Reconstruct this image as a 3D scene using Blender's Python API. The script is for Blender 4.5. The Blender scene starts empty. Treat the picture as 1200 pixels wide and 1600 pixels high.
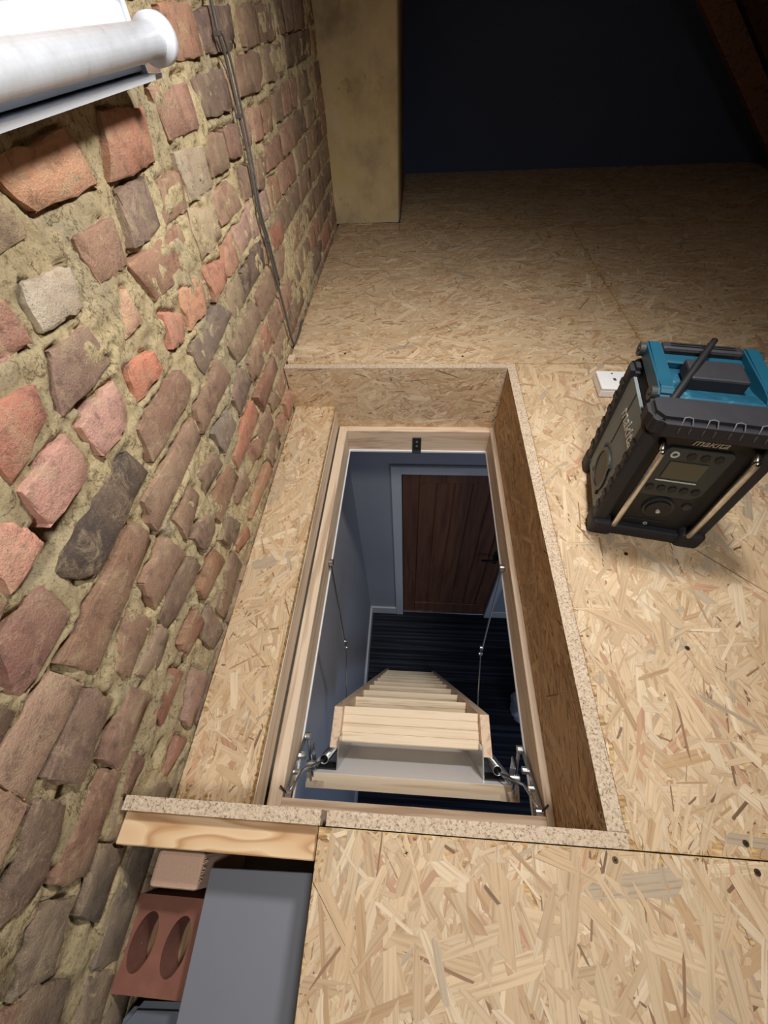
import bpy, bmesh, math, random
import numpy as np
from mathutils import Matrix, Vector

# ------------------------------------------------------------------ camera, world, lights
scene = bpy.context.scene
COL = scene.collection
cam_d = bpy.data.cameras.new('camera')
cam_d.sensor_fit = 'VERTICAL'
cam_d.sensor_height = 36.0
cam_d.lens = 640.4157 / 1600 * 36.0
cam_d.clip_start = 0.02
cam = bpy.data.objects.new('camera', cam_d)
COL.objects.link(cam)
RT = Vector((0.9972140, 0.0621249, -0.0412882))
DN = Vector((0.0234864, -0.7868525, -0.6166941))
FW = Vector((-0.0707998, 0.6140063, -0.7861194))
CAM = Vector((0.447, 0.0, 0.77))
cam.matrix_world = Matrix(((RT.x, -DN.x, -FW.x, CAM.x), (RT.y, -DN.y, -FW.y, CAM.y),
                           (RT.z, -DN.z, -FW.z, CAM.z), (0, 0, 0, 1)))
scene.camera = cam

world = bpy.data.worlds.new('world')
scene.world = world
world.use_nodes = True
world.node_tree.nodes['Background'].inputs[0].default_value = (0.35, 0.5, 1.0, 1)
world.node_tree.nodes['Background'].inputs[1].default_value = 0.012

# two shaded work lamps hung under the rafters (out of frame)
def work_lamp(loc, aim, watts, size, blend, soft):
    ld = bpy.data.lights.new('loft_work_lamp', 'SPOT')
    ld.energy = watts
    ld.color = (1.0, 0.965, 0.92)
    ld.shadow_soft_size = soft
    ld.spot_size = math.radians(size)
    ld.spot_blend = blend
    o = bpy.data.objects.new('loft_work_lamp', ld)
    COL.objects.link(o)
    o.location = loc
    o.rotation_euler = (Vector(aim) - Vector(loc)).to_track_quat('-Z', 'Y').to_euler()
work_lamp((0.82, 0.74, 1.27), (0.16, 0.72, 0.12), 66.0, 142, 1.0, 0.08)
work_lamp((0.66, -0.30, 1.62), (0.50, 0.40, 0.0), 51.0, 126, 1.0, 0.12)
# added area light for the landing's cool daylight, low and blue; no window modelled
ad = bpy.data.lights.new('added_landing_daylight', 'AREA')
ad.energy = 7.0
ad.color = (0.58, 0.73, 1.0)
ad.shape = 'RECTANGLE'
ad.size = 0.9
ad.size_y = 1.1
al = bpy.data.objects.new('added_landing_daylight', ad)
COL.objects.link(al)
al.location = (1.75, -0.95, -1.75)
al.rotation_euler = (Vector((0.4, 1.676, -1.9)) - Vector(al.location)).to_track_quat('-Z', 'Y').to_euler()

vs = scene.view_settings
vs.view_transform = 'Standard'
vs.look = 'None'
vs.gamma = 1.0
vs.use_curve_mapping = False
vs.exposure = 0.12

# ------------------------------------------------------------------ helpers
random.seed(5)
RNG = np.random.default_rng(7)

def lin(c):
    return tuple(((v / 255) / 12.92 if v / 255 <= 0.04045 else ((v / 255 + 0.055) / 1.055) ** 2.4) for v in c)

def empty(name, loc=(0, 0, 0), rz=0.0):
    o = bpy.data.objects.new(name, None)
    o.empty_display_size = 0.05
    COL.objects.link(o)
    o.location = loc
    o.rotation_euler = (0, 0, rz)
    return o

def tag(o, label=None, cat=None, group=None, kind=None):
    if label: o['label'] = label
    if cat: o['category'] = cat
    if group: o['group'] = group
    if kind: o['kind'] = kind
    return o

def link(name, me, mat, parent=None, local=False, smooth=False):
    o = bpy.data.objects.new(name, me)
    COL.objects.link(o)
    if mat is not None:
        me.materials.append(mat)
    if parent is not None:
        o.parent = parent
        if not local:
            o.matrix_parent_inverse = Matrix.Translation(-Vector(parent.location))
    if smooth:
        me.polygons.foreach_set('use_smooth', [True] * len(me.polygons))
    return o

def obj(name, bm, mat, parent=None, local=False, smooth=False):
    me = bpy.data.meshes.new(name)
    bmesh.ops.recalc_face_normals(bm, faces=bm.faces)
    bm.to_mesh(me)
    bm.free()
    return link(name, me, mat, parent, local, smooth)

def BM():
    return bmesh.new()

def box(bm, x0, x1, y0, y1, z0, z1, bev=0.0, seg=1, mtx=None):
    vs_ = [bm.verts.new(p) for p in ((x0, y0, z0), (x1, y0, z0), (x1, y1, z0), (x0, y1, z0),
                                     (x0, y0, z1), (x1, y0, z1), (x1, y1, z1), (x0, y1, z1))]
    fs = [bm.faces.new([vs_[i] for i in f]) for f in
          ((0, 3, 2, 1), (4, 5, 6, 7), (0, 1, 5, 4), (1, 2, 6, 5), (2, 3, 7, 6), (3, 0, 4, 7))]
    geo = vs_
    if bev > 0:
        es = list({e for f in fs for e in f.edges})
        r = bmesh.ops.bevel(bm, geom=es, offset=bev, segments=seg, affect='EDGES', profile=0.5)
        geo = list({v for f in r['faces'] for v in f.verts} | {v for v in vs_ if v.is_valid})
    if mtx is not None:
        bmesh.ops.transform(bm, matrix=mtx, verts=[v for v in geo if v.is_valid])
    return geo

def prism(bm, pts, ax, a0, a1):
    """extrude a 2D outline (in the other two axes, order xyz) from a0 to a1 along axis ax"""
    def mk(p, a):
        l = list(p)
        l.insert(ax, a)
        return bm.verts.new(l)
    A = [mk(p, a0) for p in pts]
    B = [mk(p, a1) for p in pts]
    bm.faces.new(A)
    bm.faces.new(B[::-1])
    n = len(pts)
    for i in range(n):
        bm.faces.new((A[i], A[(i + 1) % n], B[(i + 1) % n], B[i]))
    return A + B

def tube(bm, pts, r, n=8, caps=True):
    pts = [Vector(p) for p in pts]
    rings = []
    up = None
    for i, p in enumerate(pts):
        t = (pts[min(i + 1, len(pts) - 1)] - pts[max(i - 1, 0)]).normalized()
        if up is None:
            up = Vector((0, 0, 1)) if abs(t.z) < 0.9 else Vector((0, 1, 0))
        a = t.cross(up)
        if a.length < 1e-5: a = t.cross(Vector((1, 0, 0)))
        a.normalize()
        b = t.cross(a).normalized()
        up = -b if (-b).dot(up) > 0 else b
        rr = r[i] if isinstance(r, (list, tuple)) else r
        rings.append([bm.verts.new(p + a * rr * math.cos(2 * math.pi * k / n) + b * rr * math.sin(2 * math.pi * k / n))
                      for k in range(n)])
    for A, B in zip(rings, rings[1:]):
        for k in range(n):
            bm.faces.new((A[k], A[(k + 1) % n], B[(k + 1) % n], B[k]))
    if caps:
        bm.faces.new(rings[0][::-1])
        bm.faces.new(rings[-1])
    return rings

def ring(bm, c, n_ax, r0, r1, d, n=28):
    """flat ring / disc (r0=0) of depth d along axis n_ax (Vector), centred on c"""
    c = Vector(c); w = Vector(n_ax).normalized()
    a = w.orthogonal().normalized(); b = w.cross(a)
    def circ(r, h):
        return [bm.verts.new(c + w * h + (a * math.cos(2 * math.pi * k / n) + b * math.sin(2 * math.pi * k / n)) * r) for k in range(n)]
    o0, o1 = circ(r1, 0), circ(r1, d)
    def strip(A, B):
        for k in range(n):
            bm.faces.new((A[k], A[(k + 1) % n], B[(k + 1) % n], B[k]))
    strip(o0, o1)
    if r0 > 0:
        i0, i1 = circ(r0, 0), circ(r0, d)
        strip(o1, i1); strip(i1, i0); strip(i0, o0)
    else:
        bm.faces.new(o0[::-1]); bm.faces.new(o1)

_LAT = RNG.random((8, 256, 256))
def vn(u, v, s=0):
    u = np.asarray(u, float) + 1000.3; v = np.asarray(v, float) + 1000.7
    i = np.floor(u).astype(int); j = np.floor(v).astype(int)
    fu = u - i; fv = v - j
    fu = fu * fu * (3 - 2 * fu); fv = fv * fv * (3 - 2 * fv)
    L = _LAT[s % 8]
    g = lambda a, b: L[a % 256, b % 256]
    return (g(i, j) * (1 - fu) * (1 - fv) + g(i + 1, j) * fu * (1 - fv) + g(i, j + 1) * (1 - fu) * fv + g(i + 1, j + 1) * fu * fv) * 2 - 1
def fbm(u, v, o=4, s=0):
    a, t = 1.0, 0
    for k in range(o):
        t = t + a * vn(np.asarray(u) * 2 ** k, np.asarray(v) * 2 ** k, s + k)
        a *= 0.5
    return t

# ------------------------------------------------------------------ materials
class NT:
    def __init__(s, name):
        s.m = bpy.data.materials.new(name)
        s.m.use_nodes = True
        s.t = s.m.node_tree
        s.b = s.t.nodes['Principled BSDF']
        s.b.inputs['Roughness'].default_value = 0.8
    def n(s, typ, **kw):
        nd = s.t.nodes.new(typ)
        for k, v in kw.items():
            if isinstance(k, str) and hasattr(nd, k): setattr(nd, k, v)
        return nd
    def l(s, a, b): s.t.links.new(a, b)
    def coord(s, kind='Object', scale=(1, 1, 1), rot=(0, 0, 0)):
        tc = s.n('ShaderNodeTexCoord'); mp = s.n('ShaderNodeMapping')
        mp.inputs['Scale'].default_value = scale
        mp.inputs['Rotation'].default_value = rot
        s.l(tc.outputs[kind], mp.inputs[0])
        return mp.outputs[0]
    def noise(s, vec, scale, detail=4, rough=0.55, dist=0.0):
        nd = s.n('ShaderNodeTexNoise')
        nd.inputs['Scale'].default_value = scale
        nd.inputs['Detail'].default_value = detail
        nd.inputs['Roughness'].default_value = rough
        nd.inputs['Distortion'].default_value = dist
        if vec is not None: s.l(vec, nd.inputs['Vector'])
        return nd.outputs[0]
    def ramp(s, fac, stops):
        r = s.n('ShaderNodeValToRGB')
        e = r.color_ramp.elements
        while len(e) < len(stops): e.new(0.5)
        for i, (p, c) in enumerate(stops):
            e[i].position = p
            e[i].color = (*c[:3], 1) if len(c) >= 3 else (c[0],) * 3 + (1,)
        s.l(fac, r.inputs[0])
        return r.outputs[0]
    def mix(s, fac, a, b, mode='MIX'):
        m = s.n('ShaderNodeMix')
        m.data_type = 'RGBA'
        m.blend_type = mode
        for inp, v in ((m.inputs[0], fac), (m.inputs[6], a), (m.inputs[7], b)):
            if isinstance(v, (int, float)): inp.default_value = v
            elif isinstance(v, tuple): inp.default_value = (*v[:3], 1)
            else: s.l(v, inp)
        return m.outputs[2]
    def bump(s, h, strength=0.3, dist=0.002):
        b = s.n('ShaderNodeBump')
        b.inputs['Strength'].default_value = strength
        b.inputs['Distance'].default_value = dist
        s.l(h, b.inputs['Height'])
        s.l(b.outputs[0], s.b.inputs['Normal'])
    def col(s, c):
        if isinstance(c, tuple): s.b.inputs['Base Color'].default_value = (*c[:3], 1)
        else: s.l(c, s.b.inputs['Base Color'])
    def rough(s, v): s.b.inputs['Roughness'].default_value = v

def simple(name, rgb, rough=0.5, metal=0.0, var=0.06, scale=40, bump=0.0, spec=None):
    t = NT(name)
    c = lin(rgb)
    nz = t.noise(t.coord(), scale, 5)
    t.col(t.mix(nz, tuple(v * (1 - var) for v in c), tuple(min(1, v * (1 + var)) for v in c)))
    t.rough(rough)
    t.b.inputs['Metallic'].default_value = metal
    if spec is not None: t.b.inputs['Specular IOR Level'].default_value = spec
    if bump: t.bump(nz, bump, 0.001)
    return t.m

def m_mortar():
    t = NT('sandy_lime_mortar')
    v = t.coord()
    big = t.noise(v, 3.0, 5, 0.6)
    fine = t.noise(v, 70, 7, 0.75)
    c = t.ramp(big, [(0.30, lin((196, 182, 150))), (0.5, lin((226, 206, 162))), (0.72, lin((240, 218, 170)))])
    c = t.mix(1.0, c, t.ramp(fine, [(0.32, (0.42, 0.38, 0.34)), (0.46, (1, 1, 1))]), 'MULTIPLY')
    c = t.mix(t.ramp(t.noise(v, 8, 6, 0.7), [(0.54, (0,) * 3), (0.70, (0.65,) * 3)]), c, lin((186, 176, 156)))
    cr = t.n('ShaderNodeMath'); cr.operation = 'SUBTRACT'; cr.inputs[1].default_value = 0.5
    t.l(t.noise(v, 11, 7, 0.62, 0.3), cr.inputs[0])
    ab = t.n('ShaderNodeMath'); ab.operation = 'ABSOLUTE'; t.l(cr.outputs[0], ab.inputs[0])
    c = t.mix(1.0, c, t.ramp(ab.outputs[0], [(0.0, (0.30, 0.26, 0.22)), (0.010, (1, 1, 1))]), 'MULTIPLY')
    c = t.mix(1.0, c, t.ramp(t.noise(v, 210, 4, 0.8), [(0.34, (0.55, 0.50, 0.44)), (0.47, (1, 1, 1))]), 'MULTIPLY')
    t.col(c)
    t.rough(0.95)
    t.bump(t.noise(v, 95, 8, 0.8), 1.0, 0.008)
    return t.m

def m_brick():
    t = NT('weathered_brick')
    oi = t.n('ShaderNodeObjectInfo')
    v = t.coord()
    n1 = t.noise(v, 34, 8, 0.72, 0.5)
    n2 = t.noise(v, 150, 5, 0.75)
    st = t.noise(t.coord(scale=(60, 18, 90)), 1.0, 5, 0.7)
    c = t.mix(1.0, oi.outputs['Color'], t.ramp(n1, [(0.34, (0.46, 0.44, 0.46)), (0.50, (1, 1, 1)), (0.66, (1.0, 0.97, 0.92)), (0.74, (0.78, 0.74, 0.72))]), 'MULTIPLY')
    c = t.mix(1.0, c, t.ramp(st, [(0.30, (0.74, 0.72, 0.72)), (0.5, (1, 1, 1))]), 'MULTIPLY')
    c = t.mix(t.ramp(n2, [(0.62, (0,) * 3), (0.70, (0.85,) * 3)]), c, (0.05, 0.035, 0.03))
    c = t.mix(t.ramp(t.noise(v, 9, 4, 0.6), [(0.42, (0.0,) * 3), (0.68, (0.42,) * 3)]), c, lin((190, 160, 132)))
    sm = t.ramp(t.noise(v, 24, 8, 0.8, 0.9), [(0.50, (0.08,) * 3), (0.66, (0.66,) * 3)])
    c = t.mix(sm, c, lin((206, 184, 148)))
    t.col(c)
    t.rough(0.92)
    mx = t.n('ShaderNodeMath'); mx.operation = 'ADD'
    n3 = t.noise(v, 300, 4, 0.8)
    t.l(n3, mx.inputs[0]); t.l(n2, mx.inputs[1])
    t.bump(mx.outputs[0], 0.9, 0.0026)
    return t.m

def m_strand():
    t = NT('osb_strand')
    at = t.n('ShaderNodeAttribute'); at.attribute_name = 'col'
    uv = t.n('ShaderNodeUVMap'); uv.uv_map = 'UVMap'
    mp = t.n('ShaderNodeMapping'); mp.inputs['Scale'].default_value = (9, 260, 1)
    t.l(uv.outputs[0], mp.inputs[0])
    g = t.noise(mp.outputs[0], 1.0, 4, 0.6)
    c = t.mix(1.0, at.outputs['Color'], t.ramp(g, [(0.28, (0.66, 0.61, 0.55)), (0.52, (1, 1, 1)), (0.85, (1.0, 1.0, 1.0))]), 'MULTIPLY')
    t.col(c)
    t.rough(0.62)
    t.bump(g, 0.25, 0.001)
    return t.m

def m_osb_base():
    t = NT('osb_core')
    v = t.coord()
    a = t.noise(t.coord(scale=(30, 160, 60), rot=(0, 0, 0.5)), 1.0, 3)
    t.col(t.ramp(a, [(0.3, lin((120, 88, 50))), (0.5, lin((186, 150, 100))), (0.7, lin((222, 196, 148)))]))
    t.rough(0.7)
    return t.m

def m_osb_edge():
    t = NT('osb_sawn_edge')
    v = t.coord()
    a = t.noise(v, 260, 3, 0.8)
    b = t.noise(v, 25, 3)
    c = t.ramp(a, [(0.34, lin((92, 72, 58))), (0.46, lin((196, 176, 152))), (0.7, lin((228, 212, 192)))])
    t.col(t.mix(t.ramp(b, [(0.3, (0,) * 3), (0.7, (0.35,) * 3)]), c, lin((182, 158, 128))))
    t.rough(0.85)
    t.bump(a, 0.5, 0.002)
    return t.m

def m_pine(name, axis=0, light=(222, 190, 148), dark=(190, 146, 100), ringscale=1.0):
    t = NT(name)
    sc = [46 * ringscale] * 3
    sc[axis] = 2.6
    v = t.coord(scale=tuple(sc))
    n1 = t.noise(v, 1.0, 3, 0.5, 0.8)
    sc2 = [420] * 3; sc2[axis] = 14
    n2 = t.noise(t.coord(scale=tuple(sc2)), 1.0, 3)
    c = t.ramp(n1, [(0.36, lin(dark)), (0.47, lin(light)), (0.58, tuple(x * 1.04 for x in lin(light))), (0.66, lin(tuple((a + b) / 2 for a, b in zip(light, dark))))])
    c = t.mix(0.22, c, t.ramp(n2, [(0.3, lin(dark)), (0.7, lin(light))]))
    t.col(c)
    t.rough(0.6)
    t.bump(n2, 0.15, 0.001)
    return t.m

def m_flatsawn():
    t = NT('flat_sawn_pine')
    v = t.coord(scale=(5.5, 26, 26))
    w = t.n('ShaderNodeTexNoise')
    w.inputs['Scale'].default_value = 0.55
    w.inputs['Detail'].default_value = 1.5
    t.l(v, w.inputs['Vector'])
    mul = t.n('ShaderNodeMath'); mul.operation = 'MULTIPLY'; mul.inputs[1].default_value = 15
    t.l(w.outputs[0], mul.inputs[0])
    fr = t.n('ShaderNodeMath'); fr.operation = 'FRACT'
    t.l(mul.outputs[0], fr.inputs[0])
    c = t.ramp(fr.outputs[0], [(0.0, lin((226, 196, 158))), (0.55, lin((214, 180, 138))), (0.82, lin((186, 144, 100))), (1.0, lin((222, 190, 150)))])
    t.col(c)
    t.rough(0.6)
    return t.m

def m_render():
    t = NT('cement_render')
    v = t.coord()
    a = t.noise(v, 4.5, 6, 0.6)
    b = t.noise(v, 2.0, 4, 0.6, 0.5)
    c = t.ramp(a, [(0.3, lin((150, 134, 108))), (0.5, lin((196, 176, 138))), (0.7, lin((212, 192, 152)))])
    c = t.mix(t.ramp(b, [(0.5, (0,) * 3), (0.7, (0.6,) * 3)]), c, lin((206, 178, 112)))
    c = t.mix(t.ramp(t.noise(v, 11, 6, 0.7), [(0.60, (0,) * 3), (0.72, (0.6,) * 3)]), c, lin((84, 70, 54)))
    t.col(c)
    t.rough(0.95)
    t.bump(t.noise(v, 40, 6, 0.7), 0.5, 0.004)
    return t.m

def m_carpet():
    t = NT('striped_charcoal_carpet')
    v = t.coord(scale=(0.6, 38, 1))
    a = t.noise(v, 1.0, 3, 0.6)
    f = t.noise(t.coord(), 420, 2)
    c = t.ramp(a, [(0.36, lin((20, 21, 26))), (0.5, lin((38, 41, 50))), (0.62, lin((66, 70, 82)))])
    t.col(t.mix(f, tuple(x * 0.8 for x in (1, 1, 1)), (1, 1, 1)) if False else c)
    t.rough(1.0)
    t.bump(f, 0.6, 0.003)
    return t.m

def m_door():
    t = NT('oak_door')
    n1 = t.noise(t.coord(scale=(30, 30, 2.0)), 1.0, 4, 0.6, 0.6)
    t.col(t.ramp(n1, [(0.3, lin((96, 62, 46))), (0.6, lin((128, 86, 64)))]))
    t.rough(0.5)
    return t.m

M = {}
M['mortar'] = m_mortar(); M['brick'] = m_brick(); M['strand'] = m_strand(); M['osb'] = m_osb_base(); M['edge'] = m_osb_edge()
M['pine_y'] = m_pine('pine_lengthwise', 1, (216, 196, 172), (176, 150, 124))
M['pine_x'] = m_pine('pine_crosswise', 0, (218, 196, 170), (182, 152, 124))
M['tread'] = m_pine('ladder_tread_pine', 0, (238, 220, 192), (208, 182, 148))
M['stringer'] = m_pine('ladder_stringer_pine', 2, (228, 202, 174), (200, 164, 134))
M['joist'] = m_pine('dark_joist_pine', 1, (150, 120, 88), (110, 84, 58))
M['flat'] = m_flatsawn()
M['endgrain'] = simple('sawn_end_grain', (216, 182, 160), 0.9, var=0.14, scale=300, bump=0.4)
M['render'] = m_render(); M['carpet'] = m_carpet(); M['door'] = m_door()
M['paint'] = simple('landing_paint', (176, 178, 186), 0.7, var=0.02, scale=6)
M['gloss'] = simple('white_gloss', (226, 228, 232), 0.35, var=0.02, scale=8)
M['panelwhite'] = simple('hatch_panel_white', (242, 243, 246), 0.35, var=0.03, scale=10)
M['plaster'] = simple('plasterboard', (170, 165, 155), 0.9)
M['zinc'] = simple('zinc_plated_steel', (196, 200, 202), 0.28, 1.0, var=0.15, scale=60)
M['black'] = simple('black_plastic', (24, 24, 26), 0.5, var=0.2, scale=60)
M['rubber'] = simple('black_rubber', (33, 33, 39), 0.62, var=0.35, scale=45, bump=0.15)
M['grey'] = simple('grey_sheet', (116, 120, 130), 0.55, var=0.05, scale=5)
M['redbrick'] = simple('red_perforated_brick', (128, 84, 70), 0.9, var=0.32, scale=38, bump=0.4)
M['stone'] = simple('grey_stone', (96, 102, 112), 0.85, var=0.2, scale=30, bump=0.3)
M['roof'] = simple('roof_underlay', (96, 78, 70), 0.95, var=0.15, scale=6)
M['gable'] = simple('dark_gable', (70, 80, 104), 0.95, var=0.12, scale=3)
M['timber'] = m_pine('old_roof_timber', 1, (120, 84, 62), (84, 56, 42))
M['lightwhite'] = simple('white_enamel', (208, 213, 222), 0.4, var=0.06, scale=9)
M['cable'] = simple('grey_cable', (84, 80, 76), 0.6)
M['socket'] = simple('white_plastic', (238, 238, 240), 0.35, var=0.02)
M['fabric'] = simple('pale_fabric', (196, 202, 214), 0.9, var=0.06)
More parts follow.
